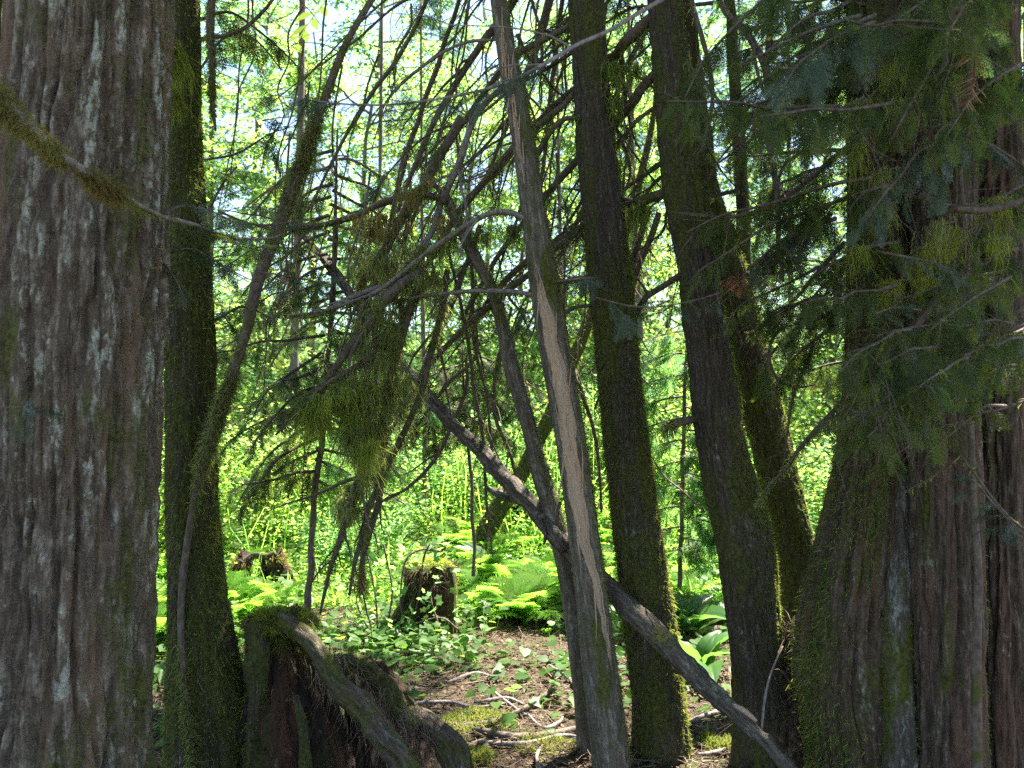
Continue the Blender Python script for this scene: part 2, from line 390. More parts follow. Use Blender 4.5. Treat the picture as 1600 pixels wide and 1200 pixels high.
# ------------------------------------------------------------------ trunk builder
class Surf: pass
def trunk_mesh(name, pts, mat, nseg=140, dz=.01, style='cedar', amp=1.0, seed=1, flare=None, parent=None, top_ext=None, ztop_fine=None, lean_up=None, cap=False, jag=0):
    """pts: rows (x, y, z, r) from the top down or bottom up; a closed displaced tube"""
    p = np.asarray(pts, float)
    if p[0, 2] > p[-1, 2]: p = p[::-1]
    # run down into the ground
    g = float(gz(p[0, 0], p[0, 1])) - .12
    if p[0, 2] > g:
        d = (p[1] - p[0]); k = (p[0, 2] - g) / max(.05, d[2]); q = p[0] - d * min(k, 6); q[3] = p[0, 3] * 1.12; q[2] = g
        p = np.vstack([q, p])
    zt = p[-1, 2]
    fine = smooth_path(p, max(8, int(np.linalg.norm(np.diff(p[:, :3], axis=0), axis=1).sum() / dz)))
    if top_ext:
        d = norm(p[-1, :3] - p[-2, :3]); n = 36; t = np.linspace(0, 1, n + 1)[1:, None]
        up = np.array([0, 0, 1.0]); r0 = p[-1, 3]
        ex = fine[-1, :3] + (d * (1 - .5 * t) + up * .5 * t) * t * top_ext
        rr = r0 * (1 - .75 * t)
        fine = np.vstack([fine, np.hstack([ex, rr])])
    C = fine[:, :3]; R = fine[:, 3]
    T = norm(np.gradient(C, axis=0)); A = norm(np.cross(np.cross(T, np.array([1.0, 0, 0])), T)); B = np.cross(T, A)
    s = np.concatenate([[0], np.cumsum(np.linalg.norm(np.diff(C, axis=0), axis=1))])
    th = np.arange(nseg) / nseg * 2 * pi
    TH, S = np.meshgrid(th, s); Rm = np.median(R[: len(R) // 2])
    qx, qy = np.cos(TH) * Rm, np.sin(TH) * Rm
    w = .02 * noise(qx * 8, qy * 8, S * 2.5, seed + 50)
    if style == 'cedar':
        n1 = noise((qx + w) * 24, (qy + w) * 24, S * 1.7, seed) + .25 * noise(qx * 50, qy * 50, S * 9, seed + 1)
        g1 = np.exp(-(n1 / .20) ** 2)
        n2 = noise((qx + w) * 48, (qy - w) * 48, S * 3.6, seed + 2) + .2 * noise(qx * 90, qy * 90, S * 20, seed + 3)
        g2 = np.exp(-(n2 / .2) ** 2)
        n3 = fbm(qx * 60, qy * 60, S * 16, seed + 4)
        fl = np.floor((n3 + noise(qx * 14, qy * 14, S * 3, seed + 5)) * 3) / 3
        disp = -.026 * g1 - .012 * g2 + .0055 * fl + .002 * n3
        ridge = np.clip(1 - g1 * .9 - g2 * .5 + .25 * fl, 0, 1)
    elif style == 'fine':
        n1 = noise((qx + w) * 55, (qy + w) * 55, S * 16, seed); g1 = np.exp(-(n1 / .18) ** 2)
        n3 = fbm(qx * 90, qy * 90, S * 45, seed + 4)
        n2 = noise((qx + w) * 34, (qy - w) * 34, S * 6, seed + 2) + .3 * noise(qx * 80, qy * 80, S * 30, seed + 7); g2 = np.exp(-(n2 / .2) ** 2)
        disp = -.0035 * g1 - .006 * g2 + .0035 * n3 + .007 * noise(qx * 12, qy * 12, S * 5, seed + 6)
        ridge = np.clip(1 - g1 * .8 + .2 * n3, 0, 1)
    elif style == 'smooth':
        n3 = fbm(qx * 60, qy * 60, S * 8, seed + 4); disp = .0022 * n3 + .005 * noise(qx * 12, qy * 12, S * 3, seed + 6)
        ridge = np.clip(.6 + .4 * n3, 0, 1)
    else:   # rot
        n1 = noise((qx + w) * 16, (qy + w) * 16, S * 4, seed); g1 = np.exp(-(n1 / .2) ** 2)
        n3 = fbm(qx * 45, qy * 45, S * 26, seed + 4, 4); n3 = n3 + .35 * np.floor(3 * noise(qx * 30, qy * 30, S * 14, seed + 12)) / 3
        disp = -.03 * g1 + .026 * n3 + .03 * noise(qx * 7, qy * 7, S * 4, seed + 6); ridge = np.clip(.5 + n3, 0, 1)
    disp = disp * amp
    if flare:
        h, k, a, ph = flare    # height, lobes, strength, phase
        disp = disp + a * np.exp(-S / h) * (.5 + .5 * np.cos(TH * k + ph + .6 * np.sin(TH + ph))) * Rm
    fade = np.ones_like(S)
    if top_ext: fade = np.clip(R / Rm, .1, 1)[:, None] * np.ones_like(S)
    rad = R[:, None] + disp * np.minimum(1, fade)
    V = C[:, None] + rad[..., None] * (A[:, None] * np.cos(TH)[..., None] + B[:, None] * np.sin(TH)[..., None])
    if jag:
        k = (S - (s[-1] - jag)) / jag
        V[..., 2] += np.where(k > 0, k, 0) * jag * (noise(qx * 14, qy * 14, 0, seed + 8) * .9)
    m, n = V.shape[:2]
    i, j = np.meshgrid(np.arange(m - 1), np.arange(n), indexing='ij'); j2 = (j + 1) % n
    Q = np.stack([i * n + j, i * n + j2, (i + 1) * n + j2, (i + 1) * n + j], -1).reshape(-1, 4)
    VV = V.reshape(-1, 3); bark = np.stack([qx, qy, S + seed * 3.1], -1).reshape(-1, 3); rg = ridge.reshape(-1)
    F = [Q]
    top = C[-1] + T[-1] * (R[-1] * .15 if not cap else -.03)
    VV = np.vstack([VV, top]); bark = np.vstack([bark, bark[-1]]); rg = np.append(rg, .5)
    b = (m - 1) * n; jj = np.arange(n)
    F.append(np.stack([b + jj, b + (jj + 1) % n, np.full(n, len(VV) - 1)], -1))
    me = mesh(name, VV, F, mat, True, {'bark': bark, 'ridge': rg})
    o = link(name, me, parent)
    sf = Surf(); sf.V = V; sf.N = norm(A[:, None] * np.cos(TH)[..., None] + B[:, None] * np.sin(TH)[..., None]); sf.C = C; sf.R = R; sf.T = T; sf.o = o; sf.zt = zt
    return sf

def path(pxs, d, dz=None):
    """rows (px, py, half width px [, depth]) -> rows (x, y, z, r)"""
    out = []
    for k, q in enumerate(pxs):
        dd = q[3] if len(q) > 3 else d
        p = P(q[0], q[1], dd); out.append([*p, q[2] / FPX * dd])
    return out

def surf_moss(sf, n, parent, mat=None, L=(.015, .04), W=.003, seed=0, mask=None, zmax=None, grav=.35, wig=.45, name='moss', nseg=2, thr=0.0, nz=(5, 1.6), face=None):
    r = np.random.default_rng(seed); a = Acc()
    m, k = sf.V.shape[:2]
    lim = m if zmax is None else max(4, int((sf.C[:, 2] < zmax).sum()))
    i = r.integers(0, lim - 1, n * 4); j = r.integers(0, k, n * 4)
    Pt = sf.V[i, j]; Nn = sf.N[i, j]
    f = fbm(Pt[:, 0] * nz[0], Pt[:, 1] * nz[0], Pt[:, 2] * nz[1], seed + 9) + r.normal(size=len(Pt)) * .18
    if face is not None: f = f + face[3] * (Nn @ norm(np.array(face[:3], float)))
    if mask is not None: f = f + mask(Pt, Nn)
    ok = np.where(f > thr)[0][:n]; Pt, Nn = Pt[ok], Nn[ok]; N = len(Pt)
    if N == 0: return None
    D = Nn * .8 + r.normal(size=(N, 3)) * .45 + np.array([0, 0, -.3])
    ribbons(a, Pt - Nn * .002, D, r.uniform(L[0], L[1], N) * (.7 + .6 * r.random(N) ** 3), W, nseg, grav, wig, .3, r)
    return a.build(name, mat or M_moss, parent)

# ------------------------------------------------------------------ spray templates
def spray_template(seed, nside=11, sub=4, L=1.0, w=.014, droop=.18, ang=52, slen=.42, coarse=False, curl=.15):
    r = np.random.default_rng(seed); V = []; Q = []; T = []
    def zc(x, y): return -droop * x * x - curl * y * y * 2
    def addq(pts): 
        b = len(V); V.extend(pts); Q.append([b, b + 1, b + 2, b + 3])
    def addt(pts):
        b = len(V); V.extend(pts); T.append([b, b + 1, b + 2])
    n = 4
    for k in range(n):
        x0, x1 = L * k / n, L * (k + 1) / n; w0 = w * (1 - .7 * k / n) * .8; w1 = w * (1 - .7 * (k + 1) / n) * .8
        addq([(x0, -w0, zc(x0, 0)), (x0, w0, zc(x0, 0)), (x1, w1, zc(x1, 0)), (x1, -w1, zc(x1, 0))])
    for i in range(nside * 2):
        t = (i + .5) / (nside * 2); sd = 1 if i % 2 else -1
        x = L * (.06 + .92 * t); l = L * slen * ((1 - t) ** .75 * (.35 + .65 * min(1, t * 5)) + .1) * r.uniform(.8, 1.15)
        a = radians(ang * (1 - .3 * t) + r.uniform(-7, 7)); dx, dy = cos(a), sin(a) * sd
        nx_, ny_ = -dy, dx; jz = r.uniform(-.04, .04)
        ex, ey = x + dx * l, dy * l * .97
        if coarse:
            ww = l * .16 + w * .6; mx, my = x + dx * l * .5, dy * l * .5
            addq([(x, 0, zc(x, 0)), (mx + nx_ * ww, my + ny_ * ww, zc(mx, my) + jz), (ex, ey, zc(ex, ey) + jz), (mx - nx_ * ww, my - ny_ * ww, zc(mx, my) + jz)])
            continue
        addt([(x - nx_ * w * .5, -ny_ * w * .5, zc(x, 0)), (x + nx_ * w * .5, ny_ * w * .5, zc(x, 0)), (ex, ey, zc(ex, ey) + jz)])
        for k in range(sub):
            u = (k + .6) / sub; bx, by = x + dx * l * u, dy * l * u
            for sg in (-1, 1):
                a2 = a * sd + sg * radians(38 + r.uniform(-8, 8)); l2 = l * (.42 - .26 * u) + .02 * L
                fx, fy = bx + cos(a2) * l2, by + sin(a2) * l2
                px_, py_ = -sin(a2) * w * .55, cos(a2) * w * .55
                cx, cy = bx + cos(a2) * l2 * .45, by + sin(a2) * l2 * .45
                addt([(bx, by, zc(bx, by) + jz * u), (cx + px_ * 1.3, cy + py_ * 1.3, zc(cx, cy) + jz), (fx, fy, zc(fx, fy) + jz)]) if False else addt([(bx - px_, by - py_, zc(bx, by) + jz * u), (bx + px_ , by + py_, zc(bx, by) + jz * u), (fx, fy, zc(fx, fy) + jz)])
    return np.array(V, float), np.array(Q, int).reshape(-1, 4), np.array(T, int).reshape(-1, 3)
SPR = [spray_template(s, 9, 3, w=.024) for s in (1, 2)]
SPR_S = [spray_template(s, 8, 3, w=.034) for s in (3, 4)]
SPR_C = [spray_template(s, 7, 0, w=.02, coarse=True) for s in (5, 6)]
SPR_CC = [spray_template(s, 4, 0, w=.03, coarse=True, slen=.5) for s in (7, 8)]
SPR_HEM = [spray_template(s, 22, 0, w=.012, coarse=True, slen=.16, ang=75, droop=.3) for s in (9,)]

def put_sprays(acc, Pt, X, size, r, kind, tilt=.35, up=(0, 0, 1)):
    N = len(Pt); Nn = norm(np.array(up, float) + r.normal(size=(N, 3)) * tilt)
    bad = np.abs((Nn * norm(X)).sum(1)) > .95
    Nn[bad] = norm(np.array([1.0, .3, .1]))
    pick = r.integers(0, len(kind), N)
    for k in range(len(kind)):
        m = pick == k
        if m.any(): place(acc, kind[k][0], kind[k][1], kind[k][2], Pt[m], X[m], Nn[m], np.broadcast_to(size, (N,))[m], r)

def tube(name, pts, mat, parent=None, sides=7, n=None, rough=.12, seed=0, cap=True):
    """one branch: rows (x, y, z, r) smoothed, slightly knobbly, own mesh"""
    p = np.asarray(pts, float); Ltot = np.linalg.norm(np.diff(p[:, :3], axis=0), axis=1).sum()
    n = n or int(min(90, max(6, Ltot / .035))); f = smooth_path(p, n); C = f[:, :3].copy(); R = np.maximum(f[:, 3], .0008)
    r = np.random.default_rng(seed + 11)
    t = np.linspace(0, 1, n)
    for a in range(3):
        C[:, a] += noise(t * Ltot * 6, a * 7.3 + seed, 1.5, seed) * np.minimum(R * .9, .012)
    T = norm(np.gradient(C, axis=0)); ref = np.array([.3, 1.0, .2]); A = norm(np.cross(T, ref)); B = np.cross(T, A)
    ang = np.arange(sides) * 2 * pi / sides
    k = 1 + rough * noise(np.cos(ang)[None] * 1.7 + seed, np.sin(ang)[None] * 1.7, (t * Ltot * 14)[:, None], seed + 3) * 1.3
    V = C[:, None] + (R[:, None] * k)[..., None] * (A[:, None] * np.cos(ang)[None, :, None] + B[:, None] * np.sin(ang)[None, :, None])
    i, j = np.meshgrid(np.arange(n - 1), np.arange(sides), indexing='ij'); j2 = (j + 1) % sides
    Q = np.stack([i * sides + j, i * sides + j2, (i + 1) * sides + j2, (i + 1) * sides + j], -1).reshape(-1, 4)
    VV = np.vstack([V.reshape(-1, 3), C[0], C[-1]]); jj = np.arange(sides)
    T1 = np.stack([(jj + 1) % sides, jj, np.full(sides, len(VV) - 2)], -1)
    T2 = np.stack([(n - 1) * sides + jj, (n - 1) * sides + (jj + 1) % sides, np.full(sides, len(VV) - 1)], -1)
    s_ = np.concatenate([[0], np.cumsum(np.linalg.norm(np.diff(C, axis=0), axis=1))])
    bk = np.stack([np.cos(ang)[None] * R.mean() + 0 * s_[:, None], np.sin(ang)[None] * R.mean() + 0 * s_[:, None], s_[:, None] + 0 * ang[None] + seed * .7], -1).reshape(-1, 3)
    bk = np.vstack([bk, bk[0], bk[-1]])
    me = mesh(name, VV, [Q, np.vstack([T1, T2])], mat, True, {'bark': bk, 'ridge': np.full(len(VV), .7)})
    o = link(name, me, parent); return o, C, R

def along(C, n, r, t0=0.0, t1=1.0):
    u = np.sort(r.uniform(t0, t1, n)) * (len(C) - 1.001); i = u.astype(int); f = (u - i)[:, None]
    T = norm(np.gradient(C, axis=0))
    return C[i] * (1 - f) + C[i + 1] * f, T[i], u / (len(C) - 1)

def sub_moss(o, C, R, n, seed, L=(.02, .09), W=.0045, mat=None, t0=0, t1=1, clump=True, name='moss', nseg=3, parent=None):
    r = np.random.default_rng(seed + 5); Pt, T, u = along(C, n * 3, r, t0, t1)
    if clump:
        f = noise(u * len(C) * .22, seed * 3.7, .5, seed) + r.normal(size=len(u)) * .15
        keep = np.where(f > -.15)[0]
        Pt, T, f = Pt[keep][:n * 2], T[keep][:n * 2], f[keep][:n * 2]
        sel = r.permutation(len(Pt))[:n]; Pt, T, f = Pt[sel], T[sel], f[sel]
        k = .35 + np.clip(f, 0, 1) * 1.3
    else: k = np.ones(len(Pt))
    N = len(Pt)
    if N == 0: return None
    D = norm(r.normal(size=(N, 3)) * .8 + np.array([0, 0, -.5]))
    a = Acc(); Rm = float(np.mean(R))
    ribbons(a, Pt + norm(D) * Rm * .7, D, r.uniform(L[0], L[1], N) * k, W, nseg, .45, .35, .25, r)
    return a.build(name, mat or M_lich_hang, parent or o)

def twigs_on(o, C, R, n, seed, L=(.08, .3), rad=.0018, down=.6, t0=.15, name='twig', mat=None, ndl=0, parent=None):
    """dead side twigs joined as one sub-part"""
    r = np.random.default_rng(seed + 21); Pt, T, u = along(C, n, r, t0, 1.0); a = Acc()
    sd = norm(np.cross(T, r.normal(size=(n, 3)))); D = norm(sd + T * .6 + np.array([0, 0, -down]))
    Ln = r.uniform(L[0], L[1], n)
    Cc = sticks(a, Pt, D, Ln, rad * (.7 + .8 * r.random(n)), 5, .16, .22, r)
    if n > 4:
        m = n * 2; pick = r.integers(0, n, m); kk = r.integers(1, 4, m); P2 = Cc[pick, kk]
        sticks(a, P2, norm(r.normal(size=(m, 3)) + np.array([0, 0, -.7])), Ln[pick] * .45, rad * .55, 3, .2, .25, r)
    ob = a.build(name, mat or M_twig, parent or o)
    return ob, Cc

def foliage_on(o, C, n, seed, size=(.12, .24), kind=None, mat=None, t0=.12, droop=.45, name='foliage', tilt=.35, parent=None, second=True):
    r = np.random.default_rng(seed + 31); kind = kind or SPR; a = Acc()
    Pt, T, u = along(C, n, r, t0, 1.0)
    side = norm(np.cross(T, np.array([0, 0, 1.0]))); sg = np.where(np.arange(n) % 2, 1, -1)[:, None]
    X = norm(side * sg * .8 + T * .65 + np.array([0, 0, -droop]) + r.normal(size=(n, 3)) * .25)
    S = r.uniform(size[0], size[1], n) * (1.15 - .5 * u)
    put_sprays(a, Pt, X, S, r, kind, tilt)
    if second:
        m = n; pk = r.integers(0, n, m); P2 = Pt[pk] + X[pk] * (S[pk] * r.uniform(.4, .9, m))[:, None]
        X2 = norm(X[pk] + r.normal(size=(m, 3)) * .5 + np.array([0, 0, -droop * .8])); put_sprays(a, P2, X2, S[pk] * .8, r, kind, tilt)
    return a.build(name, mat or M_cedarleaf, parent or o)

# ================================================================== FOREGROUND TRUNKS
def shade_crown_acc(cx, cy, z0, z1, rad, n, seed, size=(.35, .6)):
    """unseen overhead crown of drooping boughs, placed for its shade: foliage + limbs"""
    r = np.random.default_rng(seed); a = Acc(); nb = n // 14
    z = r.uniform(z0, z1, nb); az = r.uniform(0, 2 * pi, nb); Lb = rad * (1.05 - .55 * (z - z0) / (z1 - z0)) * r.uniform(.6, 1.1, nb)
    D = np.stack([np.cos(az), np.sin(az), np.full(nb, .12)], -1)
    b = Acc(); C = sticks(b, np.stack([np.full(nb, cx), np.full(nb, cy), z], -1), D, Lb, .022, 6, .10, .07, r, 4, .15)
    bi = r.integers(0, nb, n); t = r.uniform(.25, 1, n) * 5.99; k = t.astype(int); f = (t - k)[:, None]
    Pt = C[bi, k] * (1 - f) + C[bi, np.minimum(k + 1, 6)] * f
    X = norm(D[bi] * .6 + r.normal(size=(n, 3)) * .6 + np.array([0, 0, -.35]))
    put_sprays(a, Pt, X, r.uniform(*size, n), r, SPR_CC, .35)
    return a, b

def add_shade_crown(t, x, y, z0, z1, rad, n, seed, mat=None, size=(.35, .6)):  # crown set off its trunk, out of view, to shade the foreground
    a, b = shade_crown_acc(x, y, z0, z1, rad, n, seed, size)
    c = a.build('crown', mat or M_cedarleaf, t); b.build('limb', M_branch, c)
    return c

def base_of(pth):
    q = max(pth, key=lambda a: a[1]); d = q[3] if len(q) > 3 else None
    return q

def mk_tree(name, label, cat, pxs, d, mat, group=None, **kw):
    pts = path(pxs, d); lo = min(pts, key=lambda a: a[2]); b = (lo[0], lo[1], float(gz(lo[0], lo[1])))
    t = thing(name, label, cat, b, group)
    sf = trunk_mesh('trunk', pts, mat, parent=t, **kw)
    return t, sf

# big grey-barked cedar on the left
t1, s1 = mk_tree('cedar_tree', 'huge cedar trunk with deep vertical grey bark strips and pale lichen filling the left edge', 'tree',
    [(146, -60, 116), (147, 0, 118), (140, 150, 122), (131, 300, 126), (122, 500, 131), (112, 750, 131), (104, 1000, 131), (98, 1300, 136), (92, 1600, 150)], 2.45,
    M_cedar_grey, nseg=330, dz=.0068, style='cedar', amp=1.0, seed=3, top_ext=8)
surf_moss(s1, 5200, t1, M_moss, (.008, .024), .0042, 3, lambda p, n: (n @ norm(np.array([.85, -.5, 0.]))) * 1.3 - 1.15, 3.3, thr=0)
surf_moss(s1, 1800, t1, M_gold, (.008, .02), .0042, 33, lambda p, n: (n @ norm(np.array([1., .1, 0.]))) * 1.5 - 1.3 - np.abs(p[:, 2] - 1.5), 3.3, name='golden_moss_or_sun')  # gold strands put a warm sunlit patch into this edge's colour
add_shade_crown(t1, -1.1, 4.6, 5.0, 11, 2.8, 520, 71)

add_shade_crown(t1, -1.9, 1.5, 4.0, 9, 2.0, 520, 79)  # second crown added out of view to cut fill light on this trunk

# mossy trunk beside it
t2, s2 = mk_tree('hemlock_tree', 'straight dark trunk wrapped in green moss just right of the huge grey cedar trunk', 'tree',
    [(288, -60, 20), (289, 0, 22), (289, 200, 26), (292, 330, 30), (296, 500, 38), (300, 700, 39), (301, 800, 40), (307, 900, 43), (314, 1000, 51), (325, 1100, 64), (332, 1210, 78)], 3.6,
    M_hem_moss, nseg=150, dz=.011, style='fine', amp=1.5, seed=12, top_ext=7)
surf_moss(s2, 20000, t2, M_moss, (.010, .034), .0042, 5, lambda p, n: .30 + .1 * (1.5 - p[:, 2]), 3.6)
surf_moss(s2, 3800, t2, M_moss_bright, (.014, .04), .0042, 6, lambda p, n: (n @ norm(np.array([.95, -.2, 0.]))) * 1.2 - 1.05 + .5 * (p[:, 2] < .6), 3.6, name='sunlit_edge_moss')  # paler moss at right edge and base, sunlight put into its colour
add_shade_crown(t2, -1.0, 5.6, 5.4, 11, 2.6, 420, 72)

# broken, split trunk in the middle
t3, s3 = mk_tree('broken_tree', 'leaning slim trunk with a long pale strip of raw split wood down its face', 'tree',
    [(770, -60, 12), (778, 0, 13), (797, 110, 15), (817, 220, 18), (834, 330, 20), (852, 450, 23), (870, 560, 23), (886, 660, 23), (901, 760, 24), (916, 870, 25), (928, 970, 25), (941, 1080, 27), (955, 1200, 31)], 3.75,
    M_smooth, nseg=110, dz=.012, style='smooth', amp=1.6, seed=21, top_ext=3.5)
surf_moss(s3, 5200, t3, M_moss, (.010, .032), .0042, 8, lambda p, n: (n @ norm(np.array([1., .0, 0.]))) * 1.1 - .75, 3.6)
surf_moss(s3, 1200, t3, M_moss_bright, (.010, .03), .0042, 9, lambda p, n: (n @ norm(np.array([1., .3, 0.]))) * 1.3 - 1.1, 3.6, name='sunlit_edge_moss')  # right edge lightened by moss colour as if the sun caught it

def split_strip(t, sf, pix, seed):
    """raised strip of torn wood following the trunk's face; pix rows (py, centre px, half width px)"""
    r = np.random.default_rng(seed); pix = np.array(pix, float)
    n = 150; y = np.linspace(pix[0, 0], pix[-1, 0], n)
    cx = np.interp(y, pix[:, 0], pix[:, 1]); hw = np.interp(y, pix[:, 0], pix[:, 2])
    cx += 1.8 * noise(y * .05, 0, 0, seed); m = 17; V = []
    d = 3.75
    zz = np.array([P(800, v, d)[2] for v in y])
    tc = np.array([np.interp(zz, sf.C[:, 2], sf.C[:, a]) for a in range(3)]).T; R = np.interp(zz, sf.C[:, 2], sf.R)
    for k in range(n):
        Rk = R[k]
        for j in range(m):
            u = -1 + 2 * j / (m - 1)
            edge = 1 + .16 * noise(y[k] * .03, np.sign(u) * 3, 0, seed + 2) + .10 * noise(y[k] * .22, np.sign(u) * 5, 0, seed + 6)
            px = cx[k] + u * hw[k] * edge; X = (px - 800) / FPX * (d - Rk * .8)
            dx = np.clip(X - tc[k, 0], -Rk * .97, Rk * .97)
            gr = .0045 * noise(u * 9 * max(1, hw[k] / 8), y[k] * .013, 0, seed + 3) + .0016 * noise(u * 24, y[k] * .03, 3, seed + 4)
            lift = .003 * (1 - u * u) ** .5 if abs(u) < 1 else -.006
            lift = lift if abs(u) < .999 else -.007
            V.append([tc[k, 0] + dx, tc[k, 1] - math.sqrt(max(Rk * Rk - dx * dx, 0)) - lift - gr - .002, zz[k]])
    V = np.array(V); i, j = np.meshgrid(np.arange(n - 1), np.arange(m - 1), indexing='ij')
    Q = np.stack([i * m + j, (i + 1) * m + j, (i + 1) * m + j + 1, i * m + j + 1], -1).reshape(-1, 4)
    o = link('split_wood', mesh('split_wood', V, Q, M_split, True), t)
    a = Acc(); N = 16; ii = r.integers(4, n - 4, N); uu = np.where(r.random(N) < .5, 1, m - 2)
    Pt = V.reshape(n, m, 3)[ii, uu]; up = np.where(r.random(N) < .6, 1, -1)[:, None]
    D = np.stack([r.normal(size=N) * .12, -.12 - r.random(N) * .1, np.ones(N)], -1) * np.array([1, 1, 1]) ; D = D * np.array([1, 1, 1]); D[:, 2] *= up[:, 0]
    sticks(a, Pt, D, r.uniform(.06, .22, N), .0045, 3, .02, .06, r, 4, .15)
    a.build('splinter', M_split, o)
split_strip(t3, s3, [(435, 842, .6), (450, 845, 5), (480, 851, 9), (520, 859, 11), (560, 867, 12), (600, 876, 12.5), (650, 884, 12), (700, 891, 13), (750, 899, 13), (800, 906, 12), (850, 914, 10), (880, 924, 8), (920, 934, 7), (960, 943, 5.5), (1010, 950, 4), (1045, 956, .5)], 5)
split_strip(t3, s3, [(40, 782, .4), (70, 786, 3.5), (110, 790, 2)   , (180, 803, 1.5), (200, 805, 3), (240, 812, 3), (275, 818, 2), (300, 822, .3)], 8)

# slim trunk behind the broken one, with a torn mossy top
t4, s4 = mk_tree('snag', 'slim dead leaning trunk with a torn mossy top crossing behind the split trunk', 'dead tree',
    [(700, 322, 5), (715, 348, 8), (738, 395, 9), (768, 450, 9), (784, 500, 10), (799, 570, 12), (824, 660, 12.5), (845, 745, 14), (864, 800, 14), (880, 870, 14), (894, 950, 14), (908, 1050, 16), (922, 1185, 19)], 4.05,
    M_smooth, nseg=70, dz=.02, style='smooth', amp=1.6, seed=31, jag=.05)
surf_moss(s4, 2600, t4, M_moss, (.012, .04), .0042, 10, lambda p, n: .3 + n[:, 0] * .6 - np.clip(2.4 - p[:, 2], 0, 1) * .5, None)

t5, s5 = mk_tree('hemlock_tree', 'thick mossy trunk standing between the split trunk and the darker leaning trunk', 'tree',
    [(912, -60, 28), (915, 0, 28), (924, 130, 29), (932, 230, 31), (939, 300, 32), (949, 400, 34), (959, 500, 34), (969, 600, 34), (980, 700, 37), (991, 800, 38), (1004, 900, 40), (1018, 1000, 41), (1029, 1100, 43), (1037, 1200, 47)], 4.0,
    M_hem_half, nseg=150, dz=.011, style='fine', amp=1.4, seed=41, top_ext=8)
surf_moss(s5, 26000, t5, M_moss, (.009, .030), .0042, 12, lambda p, n: .5 - 1.1 * np.clip((p[:, 2] - 2.2) / .5, 0, 1.3) + n[:, 0] * .25, 3.7)
surf_moss(s5, 4200, t5, M_moss_bright, (.010, .032), .0042, 13, lambda p, n: (n @ norm(np.array([1., .1, 0.]))) * 1.3 - 1.05, 3.0, name='sunlit_edge_moss')  # sun rim on the right edge, painted with paler moss
add_shade_crown(t5, 1.0, 6.0, 5.6, 12, 2.8, 640, 75)

t6, s6 = mk_tree('hemlock_tree', 'dark fissured trunk leaning left with a moss edge coloured sunlit, rising from the litter pile', 'tree',
    [(1036, -60, 27), (1039, 0, 27), (1052, 130, 31), (1061, 230, 33), (1072, 310, 34), (1086, 400, 31), (1100, 500, 33), (1114, 600, 36), (1128, 700, 39), (1147, 780, 42), (1163, 850, 45), (1172, 920, 42), (1181, 1000, 41), (1187, 1060, 43), (1195, 1180, 52)], 3.85,
    M_hem_half, nseg=160, dz=.010, style='fine', amp=1.6, seed=52, top_ext=8)
surf_moss(s6, 14000, t6, M_moss, (.008, .022), .0042, 15, lambda p, n: n[:, 0] * .6 - .25, 3.6)
surf_moss(s6, 5600, t6, M_moss_bright, (.010, .036), .0042, 16, lambda p, n: (n @ norm(np.array([1., .25, 0.]))) * 1.4 - 1.0 - .8 * np.clip(p[:, 2] - 1.9, 0, 1), 3.0, name='sunlit_edge_moss')  # real moss, coloured lighter to draw the sunlit right rim
add_shade_crown(t6, 2.0, 5.8, 5.4, 12, 2.6, 420, 76)

t7, s7 = mk_tree('mossy_tree', 'curved trunk furred with bright moss leaning behind the dark fissured trunk', 'tree',
    [(1092, 200, 18), (1105, 300, 20), (1128, 380, 24), (1150, 460, 27), (1166, 530, 29), (1185, 620, 31), (1206, 700, 32), (1225, 780, 32), (1242, 860, 33), (1256, 940, 36), (1262, 1040, 42)], 4.9,
    M_hem_moss, nseg=110, dz=.016, style='fine', amp=1.6, seed=61, top_ext=4)
surf_moss(s7, 13000, t7, M_moss, (.010, .034), .003, 18, lambda p, n: .25, 4.0)
surf_moss(s7, 6500, t7, M_moss_bright, (.012, .04), .003, 19, lambda p, n: np.abs(n[:, 0]) * 1.0 - .75, 4.0, name='sunlit_edge_moss')  # both edges get paler moss, rim light put into the colour
o_, C_, R_ = tube('limb', path([(1162, 520, 12), (1164, 440, 11), (1160, 340, 11), (1152, 200, 10), (1143, 60, 9), (1135, -60, 8)], 5.0), M_hem_moss, t7, 9, seed=4)
sub_moss(o_, C_, R_, 1800, 44, (.02, .07), .003, M_moss_bright)

# right-hand cedar clump
t8, s8 = mk_tree('cedar_tree', 'broad flared cedar trunk with moss down its left flank beside the litter pile', 'tree',
    [(1368, -60, 44), (1369, 0, 45), (1371, 250, 46), (1372, 450, 48), (1371, 600, 50), (1363, 700, 54), (1352, 800, 62), (1338, 900, 74), (1328, 980, 82), (1326, 1060, 80), (1338, 1140, 78), (1345, 1220, 82)], 3.45,
    M_cedar_moss, nseg=230, dz=.009, style='cedar', amp=.9, seed=71, top_ext=9, flare=(.3, 5, .10, .8))
surf_moss(s8, 18000, t8, M_moss, (.010, .034), .0042, 21, lambda p, n: (n @ norm(np.array([-1., -.2, 0.]))) * .8 - .25, 3.4)
surf_moss(s8, 3600, t8, M_moss_bright, (.014, .05), .0042, 22, lambda p, n: (n @ norm(np.array([-1., .0, 0.]))) * 1.2 - .95, 2.4, name='sunlit_edge_moss')  # left flank moss lightened in colour for its sunlit edge
add_shade_crown(t8, 2.9, 5.0, 4.8, 11, 2.4, 420, 77)
t9, s9 = mk_tree('cedar_tree', 'reddish brown cedar trunk with straight furrowed bark just right of the pale lichen trunk', 'tree',
    [(1470, -60, 42), (1470, 0, 43), (1474, 300, 47), (1476, 600, 51), (1478, 800, 54), (1480, 1000, 56), (1481, 1220, 59)], 3.25,
    M_cedar_red, nseg=200, dz=.009, style='cedar', amp=.85, seed=82, top_ext=9)
